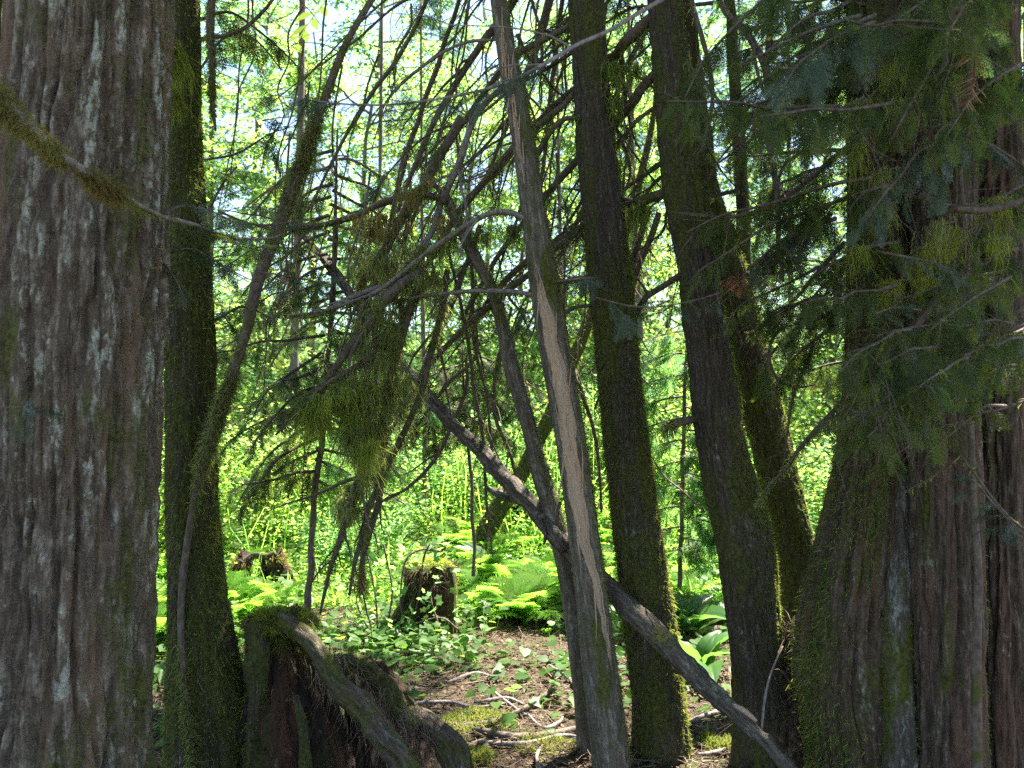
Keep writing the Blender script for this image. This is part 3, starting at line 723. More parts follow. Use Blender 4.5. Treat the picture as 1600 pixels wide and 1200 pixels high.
surf_moss(s9, 6000, t9, M_moss, (.008, .03), .0042, 24, lambda p, n: n[:, 0] * .3 - .25 + .2 * (p[:, 2] > 1.6), 3.0)
add_shade_crown(t9, 2.3, 2.5, 4.0, 9.5, 2.5, 1100, 78, size=(.4, .7))  # dense crown added out of view to darken the right-hand clump
t10, s10 = mk_tree('cedar_tree', 'dark red furrowed cedar trunk at the right edge of the clump', 'tree',
    [(1560, -60, 30), (1560, 0, 30), (1563, 300, 33), (1565, 600, 36), (1566, 800, 37), (1568, 1000, 39), (1570, 1220, 42)], 3.4,
    M_cedar_red, nseg=150, dz=.010, style='cedar', amp=.8, seed=93, top_ext=9)
t11, s11 = mk_tree('slender_tree', 'smooth slender trunk patched with pale blue-grey lichen in front of the mossy flared cedar', 'tree',
    [(1402, 520, 12, 3.42), (1404, 640, 14, 3.4), (1404, 760, 16, 3.36), (1403, 860, 19, 3.32), (1401, 940, 23, 3.28), (1400, 1040, 25, 3.26), (1402, 1120, 26, 3.25), (1405, 1220, 28, 3.24)], 3.3,
    M_lichen, nseg=90, dz=.012, style='smooth', amp=1.3, seed=101, top_ext=3)
surf_moss(s11, 2600, t11, M_moss, (.008, .03), .0042, 25, lambda p, n: np.abs(n[:, 0]) * .6 - .45 + .7 * np.clip(p[:, 2] - 1.0, 0, .8), 3.0)
t12, s12 = mk_tree('sapling', 'very thin pale grey sapling stem standing against the red cedar trunks', 'sapling',
    [(1500, 260, 3.2), (1510, 400, 3.8), (1517, 520, 4.2), (1516, 640, 4.6), (1521, 780, 5.2), (1528, 900, 6), (1526, 1050, 7), (1527, 1220, 8)], 3.0,
    M_branch, nseg=24, dz=.03, style='smooth', amp=.5, seed=111, top_ext=2)
t17, s17 = mk_tree('cedar_tree', 'added mossy trunk closing the bright slot between the flared cedar and the furrowed red cedar', 'tree',
    [(1422, -60, 34), (1424, 300, 36), (1426, 700, 38), (1428, 1200, 42)], 4.3, M_cedar_moss, nseg=80, dz=.03, style='cedar', amp=.6, seed=118, top_ext=6)  # stem added behind to block the bright background in this slot
t18, s18 = mk_tree('cedar_tree', 'shadowed trunk glimpsed between the two red furrowed cedars', 'tree',
    [(1522, -60, 26), (1524, 300, 28), (1526, 700, 30), (1528, 1200, 34)], 4.2, M_cedar_red, nseg=80, dz=.03, style='cedar', amp=.6, seed=119, top_ext=6)
t13, s13 = mk_tree('cedar_tree', 'shadowed trunk only just showing at the right border', 'tree',
    [(1625, -60, 24), (1628, 300, 26), (1632, 700, 28), (1636, 1200, 31)], 4.6, M_cedar_red, nseg=80, dz=.03, style='cedar', amp=.6, seed=113, top_ext=6)
t14, s14 = mk_tree('cedar_tree', 'dim mossy trunk seen past the left side of the huge grey cedar', 'tree',
    [(-8, -60, 16), (-10, 300, 20), (-25, 700, 26), (-35, 1200, 34)], 4.4, M_cedar_moss, nseg=80, dz=.03, style='cedar', amp=.6, seed=114, top_ext=6)

# thin mossy pole leaning onto the left mossy trunk
t15, s15 = mk_tree('leaning_pole', 'thin curved mossy stem arching from the top down across the left mossy trunk', 'leaning stem',
    [(622, -70, 3.2), (580, 0, 4.5), (540, 70, 6), (505, 160, 6.5), (480, 230, 7.5), (458, 290, 8.5), (430, 370, 8), (403, 440, 8), (384, 520, 9), (362, 590, 8), (341, 650, 6), (322, 710, 7), (306, 770, 5, 3.44), (294, 840, 4.5, 3.47), (285, 910, 4, 3.475), (283, 1000, 4, 3.45), (290, 1080, 3, 3.42), (303, 1200, 3, 3.36)], 3.42,
    M_branch, nseg=20, dz=.02, style='smooth', amp=1, seed=121)
r15 = np.random.default_rng(5)
surf_moss(s15, 9000, t15, M_lich_hang, (.015, .06), .0042, 28, lambda p, n: np.sin(p[:, 2] * 5.2) * .35 - .05, None, nz=(2, 2))

# ------------------------------------------------------------------ fallen log leaning across
lp = path([(470, 366, 4, 5.4), (500, 398, 6, 5.3), (548, 462, 7.5, 5.1), (590, 520, 7, 4.9), (622, 562, 8, 4.8), (662, 612, 9, 4.6), (706, 664, 10, 4.45), (745, 700, 11, 4.35), (780, 738, 12, 4.25), (826, 786, 14, 4.15), (868, 835, 14, 4.05), (905, 872, 15, 3.97), (958, 925, 15, 3.86), (1010, 975, 17, 3.74), (1060, 1028, 16, 3.62), (1110, 1078, 14.5, 3.5), (1160, 1126, 12, 3.4), (1205, 1170, 11, 3.3), (1262, 1222, 10, 3.2)], 4)
t16 = thing('fallen_log', 'long dead log slanting down from upper left behind the split trunk to lower right', 'log', lp[-1][:3])
o16, C16, R16 = tube('log_stem', lp, M_log, t16, 18, n=260, rough=.30, seed=2)
sub_moss(o16, C16, R16, 2600, 3, (.008, .03), .0024, M_gold, .62, .93, name='golden_moss_or_sun')
sub_moss(o16, C16, R16, 1800, 4, (.02, .07), .0024, M_moss, .60, .82)
o_, C_, R_ = tube('branch_stub', path([(757, 764, 3, 4.3), (775, 770, 7, 4.3), (800, 776, 8, 4.25), (830, 792, 9, 4.15), (862, 830, 11, 4.0), (884, 862, 8, 3.95)], 4), M_log, t16, 10, rough=.4, seed=7)
o_, C_, R_ = tube('branch_stub', path([(846, 812, 3, 4.0), (852, 838, 4, 3.95), (849, 850, 1.5, 3.95)], 4), M_log, t16, 6, rough=.4, seed=8)
o_, C_, R_ = tube('bark_flake', path([(1146, 1100, 2, 3.4), (1165, 1112, 5, 3.36), (1182, 1128, 3, 3.33)], 4), M_split, t16, 6, rough=.5, seed=9)

# ================================================================== STUMPS
def moss_cap(par, pp, d, rad, n):
    r = np.random.default_rng(9); q = P(pp[0], pp[1], d); a = Acc(); rr = rad * np.sqrt(r.random(n)); az = r.uniform(0, 2 * pi, n)
    hh = .035 * np.sqrt(np.clip(1 - (rr / rad) ** 2, 0, 1)) + .01 * noise(rr * np.cos(az) * 20, rr * np.sin(az) * 20, 0, 4)
    Pt = np.stack([q[0] + rr * np.cos(az), q[1] + rr * np.sin(az) * .8, q[2] + hh - .02], -1)
    D = np.stack([np.cos(az) * rr / rad, np.sin(az) * rr / rad, .8 - 1.3 * (rr / rad) ** 3], -1) + r.normal(size=(n, 3)) * .3
    ribbons(a, Pt, D, r.uniform(.015, .05, n), .005, 3, .35, .35, .3, r); a.build('moss_cap', M_moss_bright, par)
# near stump with mossy cap
st = thing('tree_stump', 'rotten dark red stump with a mossy cap and a slanting root in the foreground', 'stump', [*P(480, 1200, 3.5)[:2], 0.0])
sfA = trunk_mesh('stump_body', path([(432, 966, 42), (436, 1000, 50), (444, 1050, 58), (454, 1110, 76), (464, 1200, 98), (470, 1300, 120)], 3.6), M_rot, 170, .01, 'rot', .85, 201, parent=st, cap=True, jag=.06)
surf_moss(sfA, 12000, st, M_moss, (.012, .04), .0042, 202, lambda p, n: (p[:, 2] - .60) * 5 - n[:, 0] * .5, None, name='moss_cap', nz=(8, 4))
moss_cap(st, (438, 966), 3.6, .15, 5200)
surf_moss(sfA, 2000, st, M_moss, (.02, .06), .0042, 203, lambda p, n: -n[:, 0] * .8 - .45, None, name='moss')
sfB = trunk_mesh('root_mass', path([(556, 1040, 26), (572, 1080, 48), (590, 1140, 72), (610, 1220, 95)], 3.85), M_rot, 110, .012, 'rot', .8, 204, parent=st, cap=True, jag=.05)
def root(name, px, mat, par, seed, mossn, mossmat=None, L=(.012, .035), sides=14, rough=.3):
    o, C, R = tube(name, path(px, 3.5), mat, par, sides, seed=seed, rough=rough, n=70)
    if mossn: sub_moss(o, C, R, mossn, seed, L, .0026, mossmat or M_moss)
    return o
root('root', [(402, 970, 18, 3.5), (402, 1020, 19, 3.48), (404, 1080, 15, 3.46), (399, 1140, 13, 3.45), (390, 1230, 17, 3.43)], M_hem_moss, st, 31, 6500)
root('root', [(440, 966, 10, 3.5), (466, 984, 14, 3.45), (500, 1020, 14, 3.4), (524, 1062, 17, 3.35), (562, 1104, 15, 3.3), (592, 1146, 19, 3.26), (626, 1178, 16, 3.2), (652, 1230, 19, 3.15)], M_rootm, st, 32, 9000, M_moss, (.012, .04), 16, .45)
root('root', [(520, 1032, 8, 3.7), (560, 1036, 12, 3.68), (598, 1066, 15, 3.62), (622, 1104, 16, 3.58), (650, 1140, 15, 3.55)], M_hem_moss, st, 33, 2200, M_moss_bright)
root('root', [(640, 1112, 10, 3.7), (668, 1130, 18, 3.65), (700, 1165, 22, 3.6), (724, 1225, 24, 3.55)], M_rootm, st, 34, 3500, M_moss)
root('root', [(464, 1085, 6, 3.36), (470, 1130, 7, 3.3), (476, 1220, 9, 3.28)], M_hem_moss, st, 35, 350)
a = Acc(); r = np.random.default_rng(6)
n = 420; u = r.random(n); Pt = np.array([P(470 + 190 * v + r.normal() * 16, 1015 + 150 * v + r.normal() * 30, 3.55 - .15 * v + r.normal() * .05) for v in u])
sticks(a, Pt, r.normal(size=(n, 3)) * .5 + np.array([.3, -.3, -.8]), r.uniform(.04, .2, n), .0014, 4, .25, .2, r)
a.build('rootlet', M_litter_twig, st)
a = Acc(); n = 1500; u = r.random(n); Pt = np.array([P(550 + 120 * v + r.normal() * 22, 1035 + 150 * v + r.normal() * 26, 3.62 + r.normal() * .07) for v in u])
ribbons(a, Pt, r.normal(size=(n, 3)), r.uniform(.02, .07, n), .0024, 3, .3, .4, .3, r); a.build('needle_litter', M_needle, st, kind='stuff')

# middle stump, upright block with vine leaves
st2 = thing('tree_stump', 'upright brown block stump with creeping leaves at its foot, left of the bright ferns', 'stump', [*P(663, 1000, 6.2)[:2], 0.0])
sfC = trunk_mesh('stump_body', path([(672, 880, 37), (672, 910, 42), (668, 950, 46), (660, 990, 54), (655, 1030, 62)], 6.2), M_rot, 130, .014, 'rot', .8, 211, parent=st2, cap=True, jag=.02)
moss_cap(st2, (672, 880), 6.2, .17, 2600)
surf_moss(sfC, 2500, st2, M_needle, (.03, .10), .004, 212, lambda p, n: (p[:, 2] - .42) * 6, None, name='root_fringe', nz=(8, 4))
surf_moss(sfC, 2600, st2, M_moss, (.02, .06), .004, 213, lambda p, n: np.abs(n[:, 0]) * .6 - .35, None, name='moss', nz=(8, 4))
root('root', [(703, 886, 5, 6.0), (708, 910, 5, 5.98), (706, 950, 5, 5.96), (708, 990, 6, 5.95)], M_hem_moss, st2, 41, 300, M_moss_bright)
root('root', [(648, 960, 8, 6.0), (620, 1000, 10, 5.9), (604, 1020, 7, 5.85)], M_rot, st2, 42, 60)

# back stump: broken arch
st3 = thing('tree_stump', 'pale hollow stump broken into an arch behind the ferns at left', 'stump', [*P(410, 960, 7.4)[:2], 0.0])
def arch(px, seed, mat=M_smooth, n=500, mm=M_gold):
    o, C, R = tube('stump_wall', path(px, 7.4), mat, st3, 14, seed=seed, rough=.35, n=60); sub_moss(o, C, R, n, seed, (.02, .07), .004, mm)
for pp_, sd in (([(384, 872, 13), (376, 900, 15), (368, 960, 18)], 231), ([(430, 866, 15), (436, 900, 19), (444, 950, 22), (450, 1000, 26)], 232)):
    sfE = trunk_mesh('stump_wall', path(pp_, 7.4), M_rot, 60, .02, 'rot', .7, sd, parent=st3, cap=True, jag=.08)
    surf_moss(sfE, 900, st3, M_gold, (.03, .09), .006, sd + 4, lambda p, n: (p[:, 2] - .32) * 5, None, name='moss', nz=(8, 4))
arch([(382, 874, 4), (398, 868, 5), (412, 870, 5), (430, 866, 5)], 52, M_rootm, 1300, M_gold)
arch([(410, 872, 4), (413, 900, 6), (410, 940, 8), (408, 980, 9)], 54, M_rot, 200)

# litter pile between the trunks
mp = thing('litter_pile', 'heap of red-brown needles and twigs piled between the fissured trunk and the flared cedar', 'litter pile', [*P(1242, 1180, 3.8)[:2], 0.0])
sfD = trunk_mesh('mound', path([(1246, 978, 16), (1240, 1010, 30), (1236, 1060, 42), (1234, 1130, 62), (1234, 1230, 100)], 3.85), M_needle if False else M_ground, 120, .012, 'rot', .8, 221, parent=mp)
surf_moss(sfD, 9000, mp, M_needle, (.02, .075), .0026, 222, None, None, name='fallen_needles', thr=-2, grav=.15)
a = Acc(); r = np.random.default_rng(16); n = 260
ii = r.integers(10, len(sfD.V) - 2, n); jj = r.integers(0, 120, n); Pt = sfD.V[ii, jj]; Nn = sfD.N[ii, jj]
sticks(a, Pt, Nn * .35 + r.normal(size=(n, 3)) * .7 + np.array([0, -.1, -.4]), r.uniform(.05, .3, n), .0022, 4, .12, .15, r)
a.build('twig_litter', M_litter_twig, mp, kind='stuff')
tube('bent_twig', path([(1224, 1010, 1.5, 3.6), (1206, 1050, 1.8, 3.5), (1196, 1090, 2, 3.45), (1190, 1140, 2.2, 3.4)], 3.5), M_branch_grey, mp, 6, seed=3)

# ================================================================== BRANCHES OF THE NEAR TREES
BN = [0]
def br(par, px, mat=M_branch, moss=0, ml=(.02, .08), mm=None, tw=0, twl=(.08, .3), fol=0, fs=(.12, .22), fk=None, fm=None, sides=7, droop=.45, d=4.0, t0=.1, name='branch', tilt=.35, twd=.6):
    BN[0] += 1; s = BN[0]
    o, C, R = tube(name, path(px, d), mat, par, sides, seed=s)
    if par is not t14 and len(C) > 24 and float(R.mean()) > .004 and sides >= 5:      # forks
        rf = np.random.default_rng(s + 900); fa = Acc()
        nf = int(rf.integers(2, 5)); ii = rf.integers(len(C) // 5, int(len(C) * .8), nf); T_ = norm(np.gradient(C, axis=0))[ii]
        sticks(fa, C[ii], T_ + rf.normal(size=(nf, 3)) * .55, rf.uniform(.15, .6, nf), R[ii] * .6, 9, .08, .16, rf, 5, .2)
        fa.build('fork', mat, o)
    if moss: sub_moss(o, C, R, int(moss * 1.3), s, ml, .0045, mm or M_lich_hang)
    if moss >= 50 and par.get('label', '') and sides >= 5: sub_moss(o, C, R, int(moss * 1.1 + 150), s + 300, (.008, .026), .0045, M_moss)
    if tw: twigs_on(o, C, R, tw, s, twl, max(.0012, float(R.mean()) * .3), twd)
    if fol: foliage_on(o, C, fol, s, fs, fk, fm, t0, droop, tilt=tilt)
    return o, C, R

# split trunk's own branches
br(t3, [(838, 462, 4, 3.75), (800, 456, 4, 3.8), (740, 455, 3.5, 3.85), (690, 459, 3, 3.9), (640, 466, 2, 3.95), (610, 472, 1.2, 4)], M_branch_grey, 160, tw=10)
br(t3, [(822, 345, 4, 3.72), (800, 334, 5, 3.75), (765, 334, 4.5, 3.8), (730, 350, 4, 3.82), (690, 377, 4, 3.85), (645, 412, 3.5, 3.9), (600, 450, 3, 3.9), (555, 472, 3, 3.9), (500, 487, 2.2, 3.85), (450, 495, 1.2, 3.8)], M_branch_grey, 420, tw=12, mm=M_moss)
br(t3, [(775, 62, 2.2, 3.8), (735, 65, 2.5, 3.85), (700, 78, 2.5, 3.9), (655, 108, 2.2, 4), (610, 150, 1.6, 4.1), (570, 210, 1, 4.2)], M_branch_grey, 40, tw=8)
br(t3, [(790, 130, 4, 3.9), (745, 180, 5, 4), (717, 250, 5.5, 4), (690, 320, 5, 4.1), (655, 390, 4.5, 4.1), (612, 450, 4, 4.2), (570, 520, 2.5, 4.2)], M_branch_grey, 160, tw=16)
br(t5, [(893, 40, 5, 4.05), (850, 62, 5, 4.1), (805, 90, 5, 4.2), (760, 140, 4, 4.3), (700, 230, 4, 4.4), (650, 330, 3, 4.5), (610, 440, 2, 4.6)], M_branch, 500, tw=18, mm=M_moss)
br(t5, [(900, 148, 4.5, 4.05), (865, 175, 5, 4.1), (820, 215, 5, 4.2), (775, 262, 5.5, 4.3), (730, 312, 6, 4.4), (690, 372, 5, 4.5), (640, 470, 3.5, 4.6), (600, 570, 2, 4.8)], M_branch, 700, tw=20, mm=M_moss)
br(t5, [(908, 184, 3, 3.95), (880, 186, 4, 3.95), (858, 208, 4.5, 3.95), (838, 245, 4, 4), (822, 300, 3, 4), (800, 370, 2, 4)], M_branch, 260, mm=M_moss)
br(t5, [(915, 350, 4, 4.1), (880, 378, 5, 4.2), (845, 410, 5, 4.3), (800, 450, 5, 4.4), (740, 500, 5, 4.6), (680, 560, 4, 4.8), (610, 660, 3, 5)], M_branch, 500, tw=18)
br(t5, [(925, 478, 3, 4), (900, 480, 3, 4.02), (880, 492, 3.2, 4.05), (874, 488, 2, 4.05)], M_branch, 0)
br(t5, [(926, 432, 3, 3.95), (905, 434, 4, 3.9), (880, 440, 3, 3.9), (870, 446, 1, 3.9)], M_branch, 160, (.02, .06), M_moss_bright)
br(t6, [(1020, 25, 8, 3.9), (985, 58, 9, 3.95), (955, 92, 8, 4.1), (900, 140, 6, 4.3), (830, 200, 5, 4.5), (760, 280, 4, 4.8)], M_branch, 500, tw=14, mm=M_moss)
br(t6, [(1030, 110, 7, 3.9), (990, 155, 8, 4), (962, 190, 7, 4.15), (900, 250, 6, 4.3), (840, 320, 5, 4.5), (780, 400, 4, 4.7), (720, 500, 3, 4.9)], M_branch, 420, tw=18)
br(t6, [(1036, 160, 3, 3.9), (1000, 185, 3.2, 3.95), (966, 224, 3, 4.05), (930, 280, 3, 4.3), (880, 360, 2, 4.5)], M_branch, 60, tw=10)
br(t6, [(1050, 296, 8, 3.9), (1008, 312, 8, 4), (975, 325, 8, 4.1), (920, 350, 6, 4.3), (862, 385, 6, 4.5), (800, 430, 5, 4.7), (740, 500, 4, 5)], M_branch, 300, tw=16, mm=M_moss)
br(t6, [(1062, 430, 5, 3.95), (1020, 455, 5, 4), (994, 490, 4.5, 4.1), (960, 560, 3.5, 4.3), (930, 640, 2, 4.5)], M_branch, 80, tw=8)
br(t6, [(1085, 655, 6, 3.8), (1062, 660, 8, 3.75), (1048, 664, 4, 3.72), (1042, 666, 1, 3.7)], M_branch, 160, (.03, .10))
br(t6, [(1048, 332, 2, 3.7), (1090, 336, 3.5, 3.65), (1130, 340, 3, 3.6), (1175, 332, 3.5, 3.6), (1215, 316, 4, 3.6), (1260, 285, 4.5, 3.6), (1310, 240, 5, 3.6), (1362, 200, 6, 3.55)], M_branch, 200, tw=10, fol=26, fs=(.10, .2))
br(t6, [(1100, 800, 2, 3.85), (1070, 770, 1.5, 4), (1035, 740, 1.2, 4.2), (1005, 690, .8, 4.3)], M_twig, 0, tw=6)
# moss-hung limb and its curtains
o_, C_, R_ = br(t3, [(705, 318, 4, 4.1), (660, 302, 5, 4.1), (610, 312, 5, 4.1), (560, 335, 5, 4.1), (500, 352, 4.5, 4.1), (440, 358, 3.5, 4.1), (400, 352, 2, 4.1)], M_branch, 1100, (.02, .07), M_moss, tw=12)
o_, C_, R_ = br(t3, [(722, 345, 3, 4.15), (702, 312, 4, 4.1), (672, 284, 4, 4.1), (640, 318, 4, 4.1), (604, 380, 3.5, 4.1), (560, 450, 2.5, 4.1)], M_branch, 1500, (.02, .07), M_gold, tw=8)
def curtain(par, px, n, seed, L, mat, d=4.0, spread=.05, W=.0032, name='hanging_moss', nseg=5):
    r = np.random.default_rng(seed); pts = smooth_path(path(px, d), 60); pt, T, u = along(pts[:, :3], n, r); rad = np.interp(u, np.linspace(0, 1, 60), pts[:, 3])
    f = .55 + .6 * (noise(u * 9, seed, 0, seed) + .3) + .4 * noise(u * 40, seed, 0, seed)
    Ln = r.uniform(L[0], L[1], n) * np.clip(f, .15, 1.5)
    pt = pt + r.normal(size=(n, 3)) * spread * np.array([.5, 1, .5]) + np.stack([r.uniform(-1, 1, n), r.uniform(-1, 1, n), r.uniform(-1, .3, n)], -1) * rad[:, None]
    a = Acc(); ribbons(a, pt, r.normal(size=(n, 3)) * .35 + np.array([0, 0, -1.0]), Ln, W, nseg, .35, .28, .3, r)
    return a.build(name, mat, par)
o17, C17, R17 = br(t3, [(652, 425, 7, 3.95), (628, 442, 9, 3.92), (600, 470, 9, 3.9), (570, 520, 8, 3.85), (535, 560, 6, 3.8), (495, 610, 4, 3.75), (450, 650, 2, 3.7)], M_branch, 1200, (.02, .08), M_moss, tw=14)
def moss_mass(par, poly, n_cl, per, seed, L, mat, d, W=.0045):
    """clumps of curly strands hung through a ragged region; poly rows: (x, y, radius px)"""
    r = np.random.default_rng(seed); a = Acc(); poly = np.array(poly, float); pk = r.integers(0, len(poly), n_cl)
    for k in pk:
        x, y, q = poly[k]; an = r.uniform(0, 2 * pi); rr = q * math.sqrt(r.random())
        c = P(x + cos(an) * rr, y + sin(an) * rr, d + r.normal() * .10); m = int(per * r.uniform(.3, 1.6)); s_ = r.uniform(.006, .022)
        Pt = c + r.normal(size=(m, 3)) * s_ * np.array([1, 1, .6])
        ribbons(a, Pt, r.normal(size=(m, 3)) * .42 + np.array([0, 0, -.8]), r.uniform(L[0], L[1], m) * r.uniform(.5, 1.6), W * r.uniform(.7, 1.2), 6, .42, .34, .25, r)
    return a.build('hanging_moss', mat, par)
MASS = [(645, 440, 22), (615, 465, 28), (590, 500, 32), (570, 540, 36), (600, 545, 26), (575, 585, 38), (555, 625, 34), (585, 640, 24), (560, 665, 22), (620, 510, 18)]
moss_mass(o17, MASS, 34, 40, 61, (.04, .15), M_moss, 3.98)
moss_mass(o17, MASS, 64, 42, 62, (.05, .18), M_lich_hang, 3.9, .0040)
moss_mass(o17, [(560, 600, 24), (530, 612, 26), (505, 630, 24), (480, 645, 16), (545, 650, 24), (570, 690, 14)], 62, 40, 63, (.05, .15), M_moss_bright, 3.8, .0040)
moss_mass(o17, [(600, 320, 30), (640, 300, 26), (670, 290, 20), (690, 350, 20), (620, 360, 26), (570, 345, 20)], 34, 34, 64, (.03, .09), M_gold, 4.05)
moss_mass(o17, [(640, 400, 26), (600, 400, 26), (670, 440, 22), (560, 400, 22), (620, 590, 20), (600, 620, 20), (590, 720, 18), (560, 760, 18), (545, 790, 18)], 90, 40, 65, (.05, .14), M_lich_hang, 4.1)
moss_mass(o17, [(730, 350, 24), (760, 350, 20), (790, 350, 20), (700, 380, 20), (960, 150, 16), (985, 100, 14), (960, 110, 14), (1000, 330, 16)], 50, 34, 66, (.05, .13), M_moss, 4.0)
o_, C_, R_ = br(t3, [(600, 540, 3, 3.85), (560, 570, 4, 3.8), (510, 600, 4, 3.75), (470, 640, 3, 3.7), (430, 680, 1.5, 3.7)], M_branch, 700, (.02, .10), M_lich_hang, tw=6)
o_, C_, R_ = br(t3, [(640, 430, 4, 4), (560, 462, 4, 3.95), (520, 480, 5, 3.9), (485, 495, 3, 3.9), (450, 494, 1, 3.9)], M_branch_grey, 300, (.02, .05), M_moss)
# mossy strands sloping from the moss-hung limb to the ground
for k, (px, n, m) in enumerate([
    ([(660, 420, 5), (630, 520, 6), (600, 620, 6), (570, 720, 6), (545, 800, 6), (520, 870, 4), (500, 960, 2)], 2600, M_lich_hang),
    ([(700, 420, 4), (680, 520, 5), (655, 620, 5), (600, 740, 5), (565, 830, 5), (545, 930, 2)], 2200, M_lich_hang),
    ([(612, 560, 6), (605, 620, 6), (595, 700, 6), (590, 780, 5), (570, 860, 5), (566, 920, 2)], 1800, M_gold),
    ([(720, 180, 6), (690, 240, 8), (655, 300, 7), (610, 380, 6), (575, 470, 5), (540, 560, 3)], 900, M_moss),
    ([(750, 350, 4), (720, 440, 5), (675, 540, 5), (640, 620, 3), (560, 760, 2)], 500, M_moss)]):
    br(t3, [(a_, b_, c_, 4.0 + .1 * k) for a_, b_, c_ in px], M_branch, n, (.02, .08), m, tw=8)

# hand-placed dark limbs sloping down to the left behind the trunks
for px, dd, par in [
    ([(725, -20, 3), (690, 80, 4), (655, 180, 4), (625, 280, 4), (600, 400, 3), (580, 520, 2)], 4.6, t5),
    ([(675, -20, 3), (640, 60, 3.5), (600, 120, 3.5), (560, 180, 3), (520, 250, 2.5), (480, 330, 1.5)], 4.5, t5),
    ([(820, -30, 6), (790, 20, 7), (745, 80, 6), (700, 150, 5), (660, 230, 4), (620, 330, 3)], 4.4, t6),
    ([(885, -30, 4), (870, 60, 4), (862, 140, 4), (848, 260, 3), (830, 380, 2)], 4.6, t6),
    ([(870, -30, 7), (850, 40, 7), (830, 100, 5), (800, 180, 4), (760, 280, 3)], 4.9, t6),
    ([(985, 120, 4), (960, 200, 4), (940, 260, 4), (900, 350, 4), (860, 430, 3), (820, 520, 2)], 4.8, t6),
    ([(1010, 330, 5), (990, 400, 5), (975, 480, 4), (960, 560, 4), (955, 660, 2.5)], 4.6, t6),
    ([(1030, 330, 5), (1010, 390, 5), (990, 450, 4), (985, 560, 3)], 4.9, t6),
    ([(885, 440, 3), (870, 520, 3.5), (905, 600, 3.5), (930, 690, 3), (940, 800, 2)], 4.7, t5),
    ([(800, 480, 2), (780, 560, 3), (770, 640, 3), (800, 720, 3), (820, 800, 2)], 4.9, t5),
    ([(730, 560, 2), (725, 620, 3), (690, 700, 3), (640, 760, 2.5), (560, 800, 1.5)], 4.6, t5),
    ([(745, 500, 2), (740, 560, 3), (700, 600, 2.5), (640, 680, 2), (600, 720, 1.5)], 4.6, t5),
    ([(690, 340, 2), (720, 480, 3), (740, 600, 3), (755, 700, 3), (762, 800, 2), (770, 870, 1)], 4.4, t5),
    ([(700, 300, 2), (735, 420, 3), (738, 520, 3), (760, 620, 2.5), (770, 720, 2)], 4.7, t5)]:
    br(par, [(a_, b_, c_, dd + .1 * i) for i, (a_, b_, c_) in enumerate(px)], M_branch, 140, (.02, .07), M_moss, tw=14)

# many thinner drooping limbs of the two leaning trunks
r = np.random.default_rng(77)
for k in range(60):
    par = (t5, t6, t3, t7)[k % 4]; x0 = {0: 925, 1: 1045, 2: 800, 3: 1110}[k % 4]
    y0 = r.uniform(-420, 330); x0 = x0 + y0 * .09; L = r.uniform(180, 620); ang = radians(r.uniform(28, 78)); d0 = 4.05 + r.uniform(0, .3); d1 = d0 + r.uniform(-.1, 1.6)
    pts = []
    w0 = r.uniform(1.3, 3.8)
    for i in range(6):
        t = i / 5; a_ = ang * (.55 + .65 * t)
        if i: x0 -= (cos(a_) if k % 6 else -.5 * cos(a_)) * L / 5; y0 += sin(a_) * L / 5
        pts.append((x0 + r.normal() * 9, y0 + r.normal() * 9, w0 * (1 - .75 * t), d0 + (d1 - d0) * t))
    if k % 3 == 0: br(par, pts, M_branch, 130, (.02, .07), M_lich_hang, tw=16, twl=(.12, .45), sides=5)
    else: br(par, pts, M_branch, 50, (.02, .05), M_moss, tw=18, twl=(.12, .5), sides=5, fol=(8 if k % 3 == 1 else 0), fs=(.08, .17), fk=SPR_S)
for k in range(40):       # thin, almost vertical hanging twigs
    x0 = r.uniform(380, 1010); y0 = r.uniform(-80, 430); L = r.uniform(160, 480); d0 = r.uniform(3.9, 5.4)
    pts = [(x0 + sum(r.normal(size=1)) * 6 - 10 * i, y0 + L * i / 6, 2.0 * (1 - .6 * i / 6), d0) for i in range(7)]
    br((t5, t6)[k % 2], pts, M_twig, 130, (.01, .055), (M_moss, M_lich_hang)[k % 2], tw=14, twl=(.05, .2), sides=4)

# left: branch in front of the big cedar, furred with golden moss
br(t14, [(-900, -330, 15, 2.7), (-480, -130, 12, 2.2), (-180, 30, 9, 1.98), (-52, 99, 7.4, 1.895)], M_branch_grey, 300, (.015, .05), M_gold)
o18, C18, R18 = br(t14, [(-60, 95, 7, 1.9), (-10, 140, 9, 1.85), (30, 185, 11, 1.82), (70, 225, 9, 1.8), (110, 255, 8, 1.8), (150, 283, 6, 1.85), (200, 312, 4.5, 1.95), (250, 338, 4, 2.1), (300, 350, 3.5, 2.3), (360, 372, 3, 2.5), (420, 372, 2, 2.7), (440, 366, 1, 2.75)], M_branch_grey)
sub_moss(o18, C18, R18, 7000, 77, (.008, .03), .0024, M_gold, 0.0, .33, clump=False, name='golden_moss_or_sun'); sub_moss(o18, C18, R18, 5200, 71, (.015, .075), .0024, M_gold, 0.0, .30, clump=True, name='golden_moss_or_sun', nseg=5); sub_moss(o18, C18, R18, 2200, 76, (.02, .09), .0024, M_lich_hang, 0.0, .34, clump=True, nseg=5)
sub_moss(o18, C18, R18, 1800, 72, (.012, .06), .0022, M_gold, .34, .52, clump=True, name='golden_moss_or_sun')
sub_moss(o18, C18, R18, 900, 73, (.01, .03), .0016, M_moss, .5, .95)
foliage_on(o18, C18, 16, 74, (.07, .14), SPR, M_cedarleaf, .66, .3)
twigs_on(o18, C18, R18, 14, 75, (.05, .2), .0012, .2, .6)
